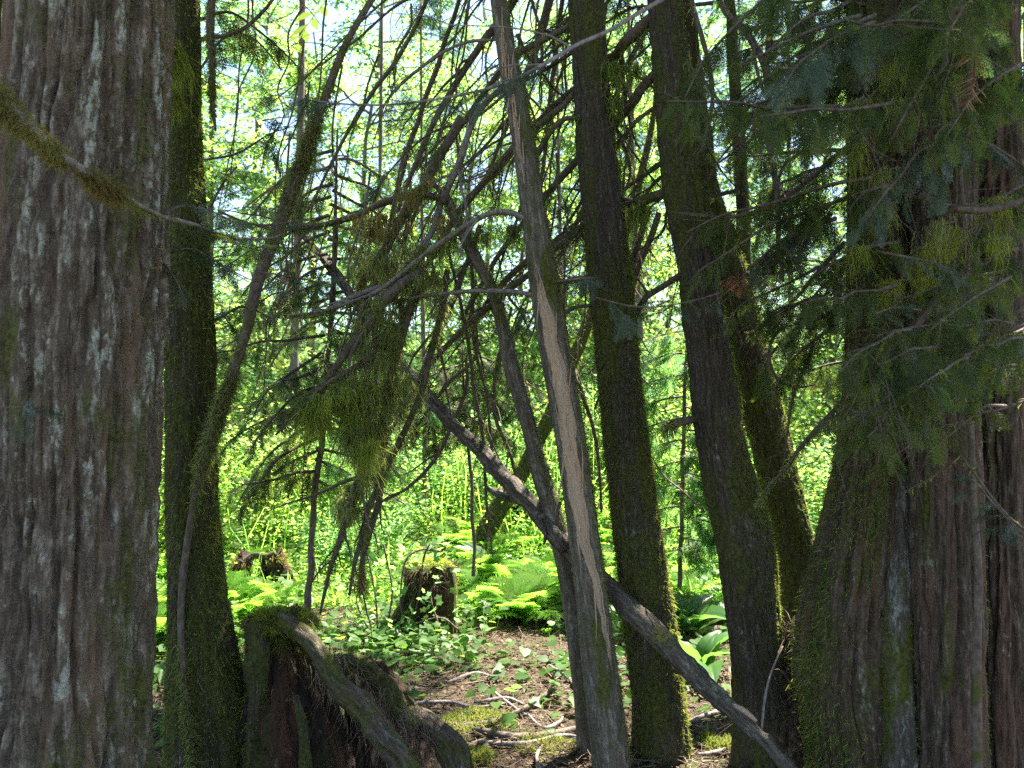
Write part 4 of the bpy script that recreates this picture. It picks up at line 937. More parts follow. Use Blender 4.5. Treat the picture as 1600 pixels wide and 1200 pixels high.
for px, dd, n in [([(250, 335, 2), (285, 322, 2), (330, 330, 1.5), (360, 345, 1)], 2.4, 7), ([(262, 395, 1.5), (300, 388, 2), (340, 410, 1.5), (400, 440, 1), (450, 440, .7)], 2.6, 8), ([(230, 380, 1.5), (270, 430, 1.5), (290, 470, 1)], 2.5, 5), ([(-20, 640, 1), (15, 636, 1), (40, 636, .6)], 1.9, 4), ([(340, 330, 2), (400, 350, 2), (470, 345, 1.4), (520, 335, 1)], 3, 5), ([(400, 425, 1.4), (455, 432, 1.3), (520, 445, 1)], 3.2, 6)]:
    br(t14 if px[0][0] < 300 else t2, [(a_, b_, c_, dd) for a_, b_, c_ in px], M_twig, 0, fol=n, fs=(.07, .13), fk=SPR, fm=M_cedarblue, d=dd, t0=0, tilt=.6, sides=5, name='twig_spray')
# hanging moss bunches on the left mossy trunk
o_, C_, R_ = br(t2, [(262, 58, 6, 3.3), (268, 70, 9, 3.3), (274, 90, 5, 3.3)], M_hem_moss, 200, (.02, .04), M_moss)
curtain(o_, [(268, 66, 8), (276, 74, 9)], 900, 64, (.10, .22), M_moss_bright, 3.3, .012, .0026)
curtain(o_, [(270, 140, 9), (276, 150, 7)], 500, 65, (.04, .10), M_moss_bright, 3.3, .012, .0026)
o_, C_, R_ = br(t2, [(328, -40, 6), (330, 40, 6), (331, 100, 5), (333, 160, 4), (336, 205, 2)], M_branch, 1500, (.02, .06), M_moss, d=3.4)
o_, C_, R_ = br(t2, [(270, 75, 3), (310, 62, 3.5), (350, 55, 3), (385, 40, 3), (425, 0, 2.6), (440, -40, 2)], M_branch, 60, d=3.6, tw=10)
for px, f in [([(310, 110, 2), (350, 60, 2), (395, 60, 1.6), (440, 110, 1)], 10), ([(320, 250, 2), (370, 240, 1.8), (420, 210, 1.2), (450, 200, .8)], 8), ([(325, 330, 2), (345, 290, 2), (370, 260, 1.4)], 6), ([(315, 30, 3), (360, 20, 2.4), (420, 60, 1.8), (470, 110, 1)], 14), ([(335, 500, 2), (380, 480, 2), (430, 500, 1.2)], 8)]:
    br(t2, px, M_twig, 0, tw=8, fol=f, fs=(.10, .2), fk=SPR_S, d=3.8)

# foreground twig with bluish sprays crossing the top centre
o_, C_, R_ = br(t9, [(1340, -300, 6, 2.6), (1180, -120, 5, 2.4), (1060, -20, 4, 2.3), (1000, 18, 3.4, 2.25), (950, 48, 3.2, 2.2), (900, 72, 3, 2.15), (850, 100, 2.8, 2.1), (800, 125, 2.6, 2.1), (740, 143, 2.3, 2.05), (680, 155, 2, 2), (610, 164, 1.8, 2), (540, 163, 1.5, 2), (470, 155, 1.2, 2), (420, 148, .8, 2)], M_branch_grey, 0)
foliage_on(o_, C_, 46, 81, (.05, .11), SPR, M_cedarblue, .46, .35, tilt=.5)
for px in [[(930, 465, 1.5), (980, 478, 1.8), (1030, 480, 1.5), (1090, 468, 1), (1130, 455, .8)], [(870, 440, 1.2), (900, 436, 1.6), (930, 434, 1)]]:
    br(t9, [(a_, b_, c_, 2.4) for a_, b_, c_ in px], M_twig, 0, fol=10, fs=(.05, .11), fm=M_cedarblue, t0=0, name='twig_spray', sides=5)

# ------------------------------------------------------------------ right side: dark limbs and dense cedar boughs
for px, m in [
    ([(1118, -20, 4), (1135, 20, 5), (1160, 42, 6), (1180, 70, 6), (1195, 98, 6), (1202, 150, 5.5), (1204, 230, 5), (1214, 300, 4.5), (1218, 380, 3.5), (1222, 440, 2)], 60),
    ([(1207, -40, 6), (1204, 20, 5.5), (1202, 60, 5), (1200, 100, 5)], 30),
    ([(1198, 36, 3), (1184, 44, 3), (1170, 46, 3)], 10),
    ([(1075, -20, 4), (1092, 40, 4), (1105, 90, 4), (1112, 140, 3.5), (1108, 190, 3), (1098, 240, 2)], 120),
    ([(1310, 30, 4), (1270, 80, 4), (1230, 110, 3.5), (1206, 130, 3)], 60),
    ([(1072, 95, 2), (1110, 140, 2.5), (1150, 200, 2), (1180, 250, 1.5)], 20),
    ([(1370, 470, 4), (1320, 480, 4), (1280, 498, 3.5), (1240, 505, 3), (1212, 520, 2.8), (1200, 550, 2.8), (1206, 580, 2.8), (1222, 598, 2.6), (1245, 605, 2), (1270, 602, 1.4)], 20),
    ([(1186, 790, 1.8), (1200, 760, 2.4), (1225, 735, 2.8), (1250, 700, 3.2), (1275, 670, 3.5), (1305, 640, 4), (1350, 600, 4)], 420),
    ([(1170, 525, 3), (1200, 500, 3), (1240, 470, 3), (1275, 430, 3.4), (1320, 380, 4)], 200),
    ([(1275, 520, 1.5), (1262, 560, 2.5), (1245, 600, 2.5), (1235, 640, 2), (1228, 700, 1.6), (1222, 740, 1)], 100)]:
    br(t8, px, M_branch, m, (.02, .06), M_lich_hang, tw=12, twl=(.06, .2), d=3.6)
for px, dd in [
    ([(1440, 300, 5), (1462, 318, 6), (1492, 328, 6), (1525, 331, 6), (1560, 326, 5.5), (1600, 312, 6), (1640, 300, 6)], 2.5),
    ([(1325, 615, 2), (1350, 626, 3), (1385, 632, 3), (1420, 626, 3), (1450, 612, 2.6), (1490, 590, 3)], 2.8),
    ([(1490, 523, 2), (1520, 525, 3), (1555, 520, 3), (1600, 508, 3)], 2.6),
    ([(1370, 560, 2), (1400, 540, 4), (1430, 510, 5), (1455, 480, 6), (1480, 440, 6), (1510, 380, 5)], 2.8),
    ([(1620, 620, 2), (1560, 640, 2), (1520, 650, 1.4), (1460, 700, 1.2)], 2.6),
    ([(1640, 850, 2), (1590, 820, 2.4), (1560, 790, 2), (1530, 750, 2), (1500, 710, 1.5)], 2.4),
    ([(1415, 768, 1.4), (1450, 750, 1.6), (1480, 730, 1.2), (1495, 718, 1)], 2.9)]:
    br(t9, px, M_branch, 30, (.02, .05), M_moss_bright, tw=8, twl=(.05, .2), d=dd)
r = np.random.default_rng(91)
# boughs: start above/right, sweep down-left across the trunks
for k in range(40):
    par = (t8, t9, t10)[k % 3]
    x0 = r.uniform(1290, 1640); y0 = r.uniform(-120, 420); d0 = r.uniform(2.2, 3.6); L = r.uniform(130, 330); ang = radians(r.uniform(-5, 55)); sgn = -1 if r.random() < .8 else 1
    if x0 < 1400 and sgn > 0: sgn = -1
    pts = []
    x, y = x0, y0
    for i in range(6):
        t = i / 5; a_ = ang * (.4 + .9 * t)
        if i: x += sgn * cos(a_) * L / 5; y += sin(a_) * L / 5
        pts.append((x + r.normal() * 3, y + r.normal() * 3, 3.2 * (1 - .7 * t) + .6, d0 - .25 * t))
    br(par, pts, M_branch, 14, (.02, .05), M_moss_bright, tw=6, fol=int(17 + L * .08), fs=(.05, .14), fk=SPR, fm=(M_cedarblue if k % 14 == 5 else M_cedarleaf), d=d0, t0=.02, droop=1.0, sides=5, tilt=.9)
for k in range(20):
    par = (t8, t9, t10)[k % 3]; x0 = r.uniform(1380, 1640); y0 = r.uniform(380, 640); d0 = r.uniform(2.3, 2.9); L = r.uniform(90, 200); ang = radians(r.uniform(0, 40)); pts = []; x, y = x0, y0
    for i in range(6):
        t = i / 5; a_ = ang * (.4 + .9 * t)
        if i: x -= cos(a_) * L / 5; y += sin(a_) * L / 5
        pts.append((x + r.normal() * 3, y + r.normal() * 3, 2.6 * (1 - .7 * t) + .5, d0 - .2 * t))
    br(par, pts, M_branch, 20, (.02, .05), M_moss_bright, tw=8, fol=14, fs=(.07, .15), fk=SPR, fm=(M_cedarblue if k == 6 else M_cedarleaf), d=d0, t0=.1, droop=.6, sides=5, tilt=.5)
# boughs that hang into the bright gap right of the leaning trunks
for k in range(22):
    x0 = r.uniform(1250, 1350); y0 = r.uniform(-60, 560); d0 = r.uniform(3.5, 4.6); L = r.uniform(90, 210); ang = radians(r.uniform(5, 60)); pts = []; x, y = x0, y0
    for i in range(5):
        t = i / 4; a_ = ang * (.5 + .8 * t)
        if i: x -= cos(a_) * L / 4; y += sin(a_) * L / 4
        pts.append((x + r.normal() * 3, y + r.normal() * 3, 2.6 * (1 - .7 * t) + .5, d0))
    br(t8, pts, M_branch, 20, (.02, .06), M_lich_hang, tw=8, fol=20, fs=(.07, .17), fk=SPR, d=d0, t0=.05, droop=.9, sides=5, tilt=.8, fm=(M_brown if k % 11 == 3 else M_cedarleaf))
for px in [[(1330, 640, 2), (1370, 655, 2), (1420, 660, 1.6), (1445, 655, 1)], [(1370, 392, 1.5), (1420, 402, 2), (1460, 410, 1.6), (1490, 428, 1)], [(1510, 215, 1.5), (1545, 225, 2), (1585, 250, 1.6), (1610, 270, 1)], [(1600, 835, 2), (1560, 795, 1.8), (1530, 760, 1.4), (1515, 745, 1)], [(1370, 490, 1.5), (1400, 480, 1.6), (1440, 485, 1.2)]]:
    br(t9, [(a_, b_, c_, 2.3) for a_, b_, c_ in px], M_twig, 0, fol=12, fs=(.05, .10), fm=M_cedarblue, t0=0, name='twig_spray', sides=5)
# lichen bunches hanging among the boughs
r = np.random.default_rng(17)
for k in range(34):
    x, y, dd = r.uniform(1330, 1580), r.uniform(60, 640), r.uniform(2.5, 3.1)
    o_, C_, R_ = br(t9, [(x - 22, y + 4, 1.4), (x, y, 2), (x + 24, y - 6, 1.6)], M_twig, 0, d=dd, name='twig_spray', sides=5)
    curtain(o_, [(x - 14, y, 5), (x + 14, y - 4, 5)], 150, 170 + k, (.03, .13), M_moss_bright if k % 3 else M_lich_hang, dd, .02, .0022, nseg=4)
# dead rusty frond, arching
dv, dq, dt = spray_template(77, 30, 0, w=.006, coarse=True, slen=.20, ang=62, droop=0, curl=.0)
o_, C_, R_ = br(t9, [(1486, 10, 5, 2.2), (1484, 40, 5, 2.2), (1472, 70, 4.5, 2.2), (1478, 90, 4, 2.2), (1462, 120, 3, 2.2)], M_branch)
o_, C_, R_ = tube('dead_frond', path([(1492, 16, 2.2), (1508, 28, 2.2), (1520, 60, 2.2), (1524, 92, 2), (1522, 125, 1.8), (1512, 158, 1.2), (1508, 165, .8)], 2.2), M_brown, t9, 5, seed=5)
a = Acc(); r = np.random.default_rng(3); n = 60; pt, T, u = along(C_, n, r); sd = np.where(np.arange(n) % 3 == 0, .35, -1)[:, None]
ribbons(a, pt, np.array([1., 0, 0]) * sd + T * .5 + r.normal(size=(n, 3)) * .12, (.05 * np.sin(pi * np.clip(u, .08, .95)) + .012), .0035, 3, .05, .1, .3, r); a.build('leaflet', M_brown, o_)

# ================================================================== BACKGROUND TREES
def fbm1(r, n): return r.normal(size=n)
def leafy_template(seed, H, Rc, nleaf, mat, leaf=(.04, .105), z0=.12, lean=0.0, trunk_mat=None, r0=.07):
    """broadleaf tree at the origin: trunk with limbs, crown of layered leaves"""
    r = np.random.default_rng(seed)
    root = bpy.data.objects.new('leafy_tree', None); COL.objects.link(root)
    zs = np.linspace(0, H, 9); tx = np.cumsum(r.normal(size=9) * .10) + lean * zs; ty = np.cumsum(r.normal(size=9) * .10); tx -= tx[0]; ty -= ty[0]
    C = np.stack([tx, ty, zs - .1], -1)[None]; a = Acc()
    tubes3(a, C, (r0 * (1 - .85 * zs / H))[None], r, 9)
    nl = 34; zf = r.uniform(z0, .97, nl); zi = zf * 8; k = zi.astype(int); f = (zi - k)[:, None]
    P0 = C[0, k] * (1 - f) + C[0, np.minimum(k + 1, 8)] * f
    az = r.uniform(0, 2 * pi, nl); D = np.stack([np.cos(az), np.sin(az), r.uniform(.1, .7, nl)], -1)
    Ll = Rc * (1.05 - .65 * zf) * r.uniform(.6, 1.15, nl)
    LC = sticks(a, P0, D, Ll, r0 * .32, 6, .06, .16, r, 4, .25)
    ns = nl * 5; b = r.integers(0, nl, ns); kk = r.integers(2, 7, ns); S0 = LC[b, kk]
    SC_ = sticks(a, S0, r.normal(size=(ns, 3)) * np.array([1, 1, .35]) + D[b] * .6, Ll[b] * .4, r0 * .12, 4, .05, .2, r, 3, .3)
    tr = a.build('trunk', trunk_mat or M_bgtrunk, root)
    a = Acc(); n = nleaf; bb = r.integers(0, ns, n); k2 = r.integers(1, 5, n)
    Pt = SC_[bb, k2] + r.normal(size=(n, 3)) * np.array([.13, .13, .05]) * (Rc / 2.2) ** .5
    Nn = norm(np.array([0, 0, 1.0]) + r.normal(size=(n, 3)) * .45); X = norm(r.normal(size=(n, 3)) * np.array([1, 1, .4]) + np.array([0, 0, -.25]))
    leaves(a, Pt, X, Nn, r.uniform(leaf[0], leaf[1], n), r.uniform(leaf[0], leaf[1], n) * .8, .12, r)
    a.build('crown', mat, root)
    return root

def conifer_template(seed, H, Rc, nb, per, mat, z0=.1, r0=.09, size=(.22, .38), kind=None, droop=.35):
    r = np.random.default_rng(seed)
    root = bpy.data.objects.new('conifer_tree', None); COL.objects.link(root)
    a = Acc(); zs = np.linspace(0, H, 9); C = np.stack([np.cumsum(r.normal(size=9) * .02), np.cumsum(r.normal(size=9) * .02), zs - .1], -1)[None]; C[..., :2] -= C[:, :1, :2]
    tubes3(a, C, (r0 * (1 - .9 * zs / H))[None], r, 10)
    zf = r.uniform(z0, .98, nb); az = r.uniform(0, 2 * pi, nb); D = np.stack([np.cos(az), np.sin(az), np.full(nb, .25)], -1)
    Ll = Rc * (1.05 - .95 * zf) * r.uniform(.7, 1.1, nb) + .15
    P0 = np.stack([np.zeros(nb), np.zeros(nb), zf * H], -1)
    LC = sticks(a, P0, D, Ll, r0 * .16, 6, .11, .06, r, 4, .25); a.build('trunk', M_bgtrunk, root)
    a = Acc(); n = nb * per; b = np.repeat(np.arange(nb), per); t = r.uniform(.12, 1, n) * 5.99; k = t.astype(int); f = (t - k)[:, None]
    Pt = LC[b, k] * (1 - f) + LC[b, np.minimum(k + 1, 6)] * f
    T = norm(LC[b, np.minimum(k + 1, 6)] - LC[b, k]); sd = np.cross(T, [0, 0, 1.0]) * np.where(np.arange(n) % 2, 1, -1)[:, None]
    X = norm(T * .5 + sd * .8 + np.array([0, 0, -droop]) + r.normal(size=(n, 3)) * .25)
    put_sprays(a, Pt, X, r.uniform(size[0], size[1], n) * (.6 + .4 * (Ll[b] / Rc)), r, kind or SPR_CC, .3)
    a.build('crown', mat, root); return root

def place_tree(tpl, first, x, y, s, rot, label, cat, group, name=None):
    o = tpl if first else copy_tree(tpl)
    o.location = (x, y, float(gz(x, y)) - .05); o.rotation_euler = (0, 0, rot); o.scale = (s, s, s)
    tag(o, label, cat, group); return o

TPL = [leafy_template(301, 7.5, 2.5, 8200, M_maple, z0=.06), leafy_template(302, 9.0, 2.8, 6800, M_maple2, z0=.08, lean=.05), leafy_template(303, 6.0, 2.6, 8500, M_maple, z0=.05, lean=-.08, leaf=(.06, .1))]
CON = [conifer_template(311, 13, 2.6, 150, 20, M_cedarbg), conifer_template(312, 11, 2.3, 130, 20, M_cedarbg, z0=.05)]
spots = [ # x, y, template, scale
    (-4.6, 12.5, 0, 1.0), (-2.6, 16.5, 1, 1.1), (-.4, 17.5, 0, 1.0), (1.6, 17.8, 2, 1.2), (3.9, 17.0, 1, 1.0), (7.4, 13.2, 0, 1.0),
    (-6.5, 16, 1, 1.1), (-4.2, 18, 2, 1.4), (-1.2, 19, 0, 1.15), (1.2, 20, 1, 1.1), (3.4, 18.5, 0, 1.2), (6.3, 17, 2, 1.3), (8.6, 15.5, 1, 1.1), (-9, 20, 0, 1.3),
    (-6.6, 23, 1, 1.3), (-3, 24, 0, 1.4), (.4, 25, 2, 1.8), (4.3, 24, 1, 1.3), (8, 22, 0, 1.4), (11, 19, 1, 1.2), (-11.5, 17, 2, 1.3), (-5.0, 9.2, 2, .55), (-8, 27.5, 1, 1.6), (-1.2, 29, 1, 1.6), (5, 29.5, 0, 1.8), (11, 26, 1, 1.6)]
def where(x, y):
    px = 800 + FPX * x / y
    for lim, w in ((262, 'in the gap beside the huge grey cedar'), (350, 'behind the left mossy trunk'), (460, 'above the arch stump'), (600, 'behind the hanging moss curtain'), (720, 'above the upright stump'), (830, 'just left of the split trunk'),
                   (940, 'between the split trunk and the thick mossy trunk'), (1060, 'right of the thick mossy trunk'), (1180, 'behind the dark fissured trunk'), (1330, 'left of the flared cedar'), (1420, 'behind the flared cedar'), (9999, 'beyond the right-hand cedars')):
        if px < lim: return w
RANK = {}
def rank(kind, x, y):
    w = where(x, y); k = RANK.get((kind, w), 0); RANK[(kind, w)] = k + 1
    return w, ('nearest', 'second', 'third', 'fourth', 'fifth', 'sixth', 'seventh', 'eighth')[min(k, 7)]
seen = set()
spots.sort(key=lambda q: q[1])
for x, y, k, s in spots:
    w, n_ = rank('leafy', x, y)
    lab = n_ + ' ' + ('yellow-green', 'tall green', 'low spreading')[k] + ' leafy tree ' + w; grp = 'leafy trees in the woods behind'
    place_tree(TPL[k], k not in seen, x, y, s, (x * 3.7 + y * 1.3) % 6.28, lab, 'tree', grp); seen.add(k)
seen = set()
for x, y, k, s in sorted([(-5.2, 14.5, 0, .9), (-7.5, 12, 0, 1.0), (6.6, 10.4, 0, .9), (5.4, 16.5, 0, .85), (-1.8, 21.5, 0, 1.0), (2.5, 22.5, 1, 1.1), (9.5, 12.5, 0, 1), (-9.6, 24, 0, 1.2), (7, 26, 0, 1.2), (4.3, 6.0, 1, .62)], key=lambda q: q[1]):
    w, n_ = rank('conifer', x, y)
    place_tree(CON[k], k not in seen, x, y, s, (x * 2.7 + y) % 6.28, n_ + ' drooping green conifer ' + w, 'conifer', 'conifers in the woods behind'); seen.add(k)

# leaning bright mossy trunk and thin trunks beyond
t20, s20 = mk_tree('mossy_tree', 'sunlit yellow mossy trunk leaning right beyond the bright fern patch', 'tree',
    [(960, 400, 8), (925, 490, 9), (885, 590, 10), (850, 670, 12), (815, 740, 13), (775, 800, 15), (752, 850, 16), (742, 890, 20)], 9.2, M_hem_moss, nseg=48, dz=.04, style='fine', amp=2, seed=131, top_ext=3)
surf_moss(s20, 6000, t20, M_moss_bright, (.02, .08), .007, 132, None, None, thr=-2)
for px, dd, lab in [([(662, 560, 3.5), (664, 700, 4), (662, 840, 5)], 10.5, 'thin straight brown trunk in the sunny woods above the upright stump'),
                    ([(470, 180, 6), (468, 300, 7), (462, 480, 7), (456, 700, 8)], 11, 'pale thin trunk behind the arching mossy stem'),
                    ([(1000, 520, 5), (1006, 640, 5), (1012, 800, 6)], 10, 'thin dark trunk just right of the thick mossy trunk'),
                    ([(880, 560, 4), (884, 700, 5), (890, 840, 6)], 12, 'thin grey trunk glimpsed left of the split trunk'),
                    ([(590, 520, 4), (588, 640, 4), (582, 840, 5)], 9.5, 'thin pale trunk behind the hanging moss curtain')]:
    mk_tree('slender_tree', lab, 'tree', px, dd, M_bgtrunk, nseg=16, dz=.08, style='smooth', amp=1, seed=140 + int(dd), top_ext=6)

# young conifer behind the hanging moss
t21 = thing('young_cedar', 'young dark cedar with drooping boughs between the left mossy trunk and the upright stump', 'young tree', [*P(485, 950, 5.2)[:2], 0])
tube('trunk', path([(478, 985, 6), (485, 900, 5.5), (490, 800, 5), (500, 700, 5), (512, 560, 4), (520, 420, 3.4), (524, 300, 2.4), (528, 200, 1.4)], 5.2), M_branch, t21, 8, seed=9)
r = np.random.default_rng(55)
for k in range(40):
    t = k / 39; x0 = 492 + 30 * (1 - t); y0 = 230 + t * 520; sg = 1 if k % 2 else -1; L = r.uniform(90, 200); ang = radians(r.uniform(5, 45)); d0 = 5.2; d1 = 5.2 + r.uniform(-.8, .8); pts = []; x, y = x0, y0
    for i in range(5):
        u = i / 4; a_ = ang * (.4 + u)
        if i: x += sg * cos(a_) * L / 4; y += sin(a_) * L / 4
        pts.append((x, y + r.normal() * 3, 2.6 * (1 - .7 * u) + .4, d0 + (d1 - d0) * u))
    br(t21, pts, M_branch, 20, (.02, .06), M_lich_hang, tw=5, fol=int(12 + 7 * t), fs=(.10, .19), fk=SPR_S, fm=(M_cedarbg if k % 2 else M_cedarleaf), t0=.05, droop=.7, sides=5, tilt=.5)
t22 = thing('young_cedar', 'small dark cedar spray crossing behind the slanting dead log, centre', 'young tree', [*P(735, 900, 5.6)[:2], 0])
tube('trunk', path([(741, 900, 3), (738, 760, 3), (728, 640, 2.6), (722, 540, 1.6)], 5.6), M_branch, t22, 6, seed=19)
for k in range(8):
    x0, y0 = 728, 560 + k * 17; sg = 1 if k % 3 == 0 else -1; L = r.uniform(60, 120); pts = [(x0 + sg * L * i / 4, y0 + L * .5 * (i / 4) ** 1.5 - 8, 1.8 - .3 * i, 5.6 - .05 * i) for i in range(5)]
    br(t22, pts, M_branch, 0, tw=3, fol=22, fs=(.12, .2), fk=SPR_S, t0=.05, droop=.6, sides=4, tilt=.5)
t23 = thing('young_cedar', 'feathery young conifer in the gap right of the thick mossy trunk', 'young tree', [*P(1075, 930, 7)[:2], 0])
tube('trunk', path([(1062, 940, 4), (1066, 760, 3.4), (1070, 620, 3), (1074, 480, 1.6)], 7), M_branch, t23, 6, seed=29)
for k in range(22):
    x0, y0 = 1067, 500 + k * 17; sg = 1 if k % 2 == 0 else -1; L = r.uniform(60, 130); pts = [(x0 + sg * L * i / 4, y0 + L * .35 * (i / 4) ** 1.5, 1.8 - .3 * i, 7 - .1 * i * sg) for i in range(5)]
    br(t23, pts, M_branch, 0, tw=3, fol=22, fs=(.16, .26), fk=SPR_S, fm=M_cedarbg, t0=.05, droop=.5, sides=4, tilt=.5)

# far woods: leaf clumps beyond the last tree that can be told apart
def far_woods():
    r = np.random.default_rng(400); a = Acc()
    nc = 1500; cy = r.uniform(30, 52, nc); cx = r.uniform(-1, 1, nc) * (8 + cy * .72); top = 5 + 4 * noise(cx * .16, cy * .1, 0, 77); cz = gz(cx, cy) + r.uniform(-.5, 1, nc) ** 1 * top.clip(2, 20)
    n = 88000; b = r.integers(0, nc, n); Pt = np.stack([cx, cy, cz], -1)[b] + r.normal(size=(n, 3)) * np.array([1.0, 1.0, .55])
    Nn = norm(np.array([0, 0, 1.0]) + r.normal(size=(n, 3)) * .5); X = r.normal(size=(n, 3)) * np.array([1, 1, .4])
    leaves(a, Pt, X, Nn, r.uniform(.10, .24, n), r.uniform(.09, .19, n), .12, r)
    o = a.build('far_woods', M_maple2, kind='stuff'); tag(o, 'mass of bright leaves of the distant woods behind every tree', 'woods')
far_woods()

# undergrowth of the slope
def undergrowth():
    r = np.random.default_rng(401); a = Acc()
    nc = 2600; cy = 6.9 + 20 * r.random(nc) ** 1.6; cx = r.uniform(-1, 1, nc) * (1.5 + cy * .66); h = r.uniform(.2, 1.1, nc) * (1 + .6 * noise(cx * .6, cy * .6, 0, 31)) * np.clip((cy - 6.5) / 3, .3, 1.3)
    k = (np.abs(cx - .4) < 1.6) & (cy < 9.4); h[k] *= .6
    n = 130000; b = r.integers(0, nc, n); q = r.random(n) ** .7
    X0 = cx[b] + r.normal(size=n) * .2; Y0 = cy[b] + r.normal(size=n) * .2; Pt = np.stack([X0, Y0, gz(X0, Y0) + h[b] * q + .02], -1)
    Nn = norm(np.array([0, 0, 1.0]) + r.normal(size=(n, 3)) * .4); X = r.normal(size=(n, 3)) * np.array([1, 1, .3]); sc = (.6 + cy[b] * .055)
    leaves(a, Pt, X, Nn, r.uniform(.025, .06, n) * sc, r.uniform(.018, .042, n) * sc, .15, r)
    m = 6000; b = r.integers(0, nc, m); X0 = cx[b] + r.normal(size=m) * .15; Y0 = cy[b] + r.normal(size=m) * .15
    ribbons(a, np.stack([X0, Y0, gz(X0, Y0)], -1), r.normal(size=(m, 3)) * .25 + np.array([0, 0, 1.0]), h[b] * 1.1 + .1, .012, 3, .1, .12, .3, r)
    o = a.build('undergrowth', M_grass, kind='stuff'); tag(o, 'bright tangle of low leafy undergrowth covering the sunny slope behind', 'undergrowth')
undergrowth()

# shrubs one can tell apart in the sunny zone
def shrub_template(seed, mat, H=1.5, n=2600, leaf=(.04, .07)):
    r = np.random.default_rng(seed); root = bpy.data.objects.new('shrub', None); COL.objects.link(root); a = Acc(); ns = 16
    C = sticks(a, r.normal(size=(ns, 3)) * np.array([.08, .08, 0]), r.normal(size=(ns, 3)) * np.array([.45, .45, .1]) + np.array([0, 0, 1.0]), H * r.uniform(.5, 1, ns), .007, 6, .04, .1, r, 4, .3); a.build('stem', M_branch, root, kind='stuff')
    a = Acc(); b = r.integers(0, ns, n); k = r.integers(1, 7, n); Pt = C[b, k] + r.normal(size=(n, 3)) * np.array([.13, .13, .09])
    leaves(a, Pt, r.normal(size=(n, 3)) * np.array([1, 1, .4]), norm(np.array([0, 0, 1.0]) + r.normal(size=(n, 3)) * .4), r.uniform(leaf[0], leaf[1], n), r.uniform(leaf[0], leaf[1], n) * .75, .12, r)
    a.build('foliage', mat, root, kind='stuff'); return root
SH = [shrub_template(321, M_maple), shrub_template(322, M_maple2, 1.2)]
seen = set()
for i, (x, y, s) in enumerate(sorted([(-3.4, 8.6, 1), (-2.6, 9.6, 1.2), (-3.9, 9.4, 1.3), (-1.9, 10.6, 1.2), (-1.1, 11.6, 1.3), (0, 11.2, 1.1), (.9, 12, 1.3), (1.9, 10.8, 1), (2.7, 11.5, 1.3), (3.4, 9.2, 1), (2.7, 8.4, .8), (4.3, 10.4, 1.3), (-4.6, 8.0, 1.1), (-5.4, 10.6, 1.4), (5.4, 10.0, 1.2), (-1.5, 8.6, .8), (3.1, 12.8, 1.5), (-.4, 13, 1.5), (.6, 14.5, 1.6), (-1.6, 14.6, 1.6), (2.6, 14.6, 1.6), (-2.8, 12.4, 1.5), (3.0, 9.9, .9), (1.2, 15.8, 1.7), (-.4, 15.6, 1.7), (3.8, 13, 1.4)], key=lambda q: q[1])):
    k = i % 2; o = SH[k] if k not in seen else copy_tree(SH[k]); seen.add(k)
    o.location = (x, y, float(gz(x, y))); o.scale = (s, s, s); o.rotation_euler = (0, 0, i * 1.7)
    w, n_ = rank('shrub', x, y)
    tag(o, n_ + ' ' + ('yellow-green' if k == 0 else 'mid-green') + ' leafy shrub ' + w, 'shrub', 'shrubs on the sunny ground')

# ================================================================== FERNS
def frond_mesh(seed, L=.62, n=26):
    r = np.random.default_rng(seed); V = []; Q = []; T = []
    def z(x): return .95 * x - .95 * x * x / L
    for k in range(8):
        x0, x1 = L * k / 8, L * (k + 1) / 8; w0, w1 = .004 * (1 - k / 9), .004 * (1 - (k + 1) / 9); b = len(V)
        V += [(x0, -w0, z(x0)), (x0, w0, z(x0)), (x1, w1, z(x1)), (x1, -w1, z(x1))]; Q.append([b, b + 1, b + 2, b + 3])
    for i in range(n):
        t = .14 + .86 * i / n; x = L * t; pl = L * .30 * (math.sin(pi * min(1, (t - .02) ** .75)) * .95 + .06)
        for sd in (-1, 1):
            a = radians(72 - 25 * t + r.uniform(-5, 5)); dx, dy = cos(a), sin(a) * sd; dz = -.25 * pl * r.uniform(.3, 1.3)
            m = 6
            for j in range(m):
                u0 = j / m; ww = pl * .17 * (1 - u0 * .85)
                bx, by, bz = x + dx * pl * u0, dy * pl * u0, z(x) + dz * u0 * u0
                for s2 in (-1, 1):
                    ex, ey = bx + dx * pl * .13 + s2 * (-dy) * ww, by + dy * pl * .13 + s2 * dx * ww
                    b = len(V); V += [(bx, by, bz), (bx + dx * pl * .17, by + dy * pl * .17, bz + dz * .17), (ex, ey, bz + dz * .1 + r.uniform(-.002, .002))]; T.append([b, b + 1, b + 2])
    return mesh('frond', np.array(V), [np.array(Q), np.array(T)], M_fern, False, {'rnd': np.repeat(r.random(len(V) // 4 + 1), 4)[:len(V)]})
FR = [frond_mesh(s) for s in (1, 2, 3)]
def fern(x, y, s, seed, label, group, nf=9):
    r = np.random.default_rng(seed); z = float(gz(x, y))
    t = bpy.data.objects.new('fern', None); COL.objects.link(t); t.location = (x, y, z); t.scale = (s, s, s); t.rotation_euler = (0, 0, r.uniform(0, 6)); tag(t, label, 'fern', group)
    for k in range(nf):
        o = bpy.data.objects.new('frond', FR[k % 3]); COL.objects.link(o); o.parent = t
        o.rotation_euler = (r.uniform(-.2, .2), r.uniform(-.75, -.05), k * 2 * pi / nf + r.uniform(-.25, .25)); q = r.uniform(.75, 1.15); o.scale = (q, q, q)
r = np.random.default_rng(66); i = 0
for x, y, s in [(-1.95, 6.1, .75), (-2.15, 6.5, .7), (-1.80, 6.6, .6), (-2.35, 6.2, .7)]:
    fern(x, y, s, 500 + i, 'bright lacy fern in front of the broken arch stump', 'ferns at the arch stump', 10); i += 1
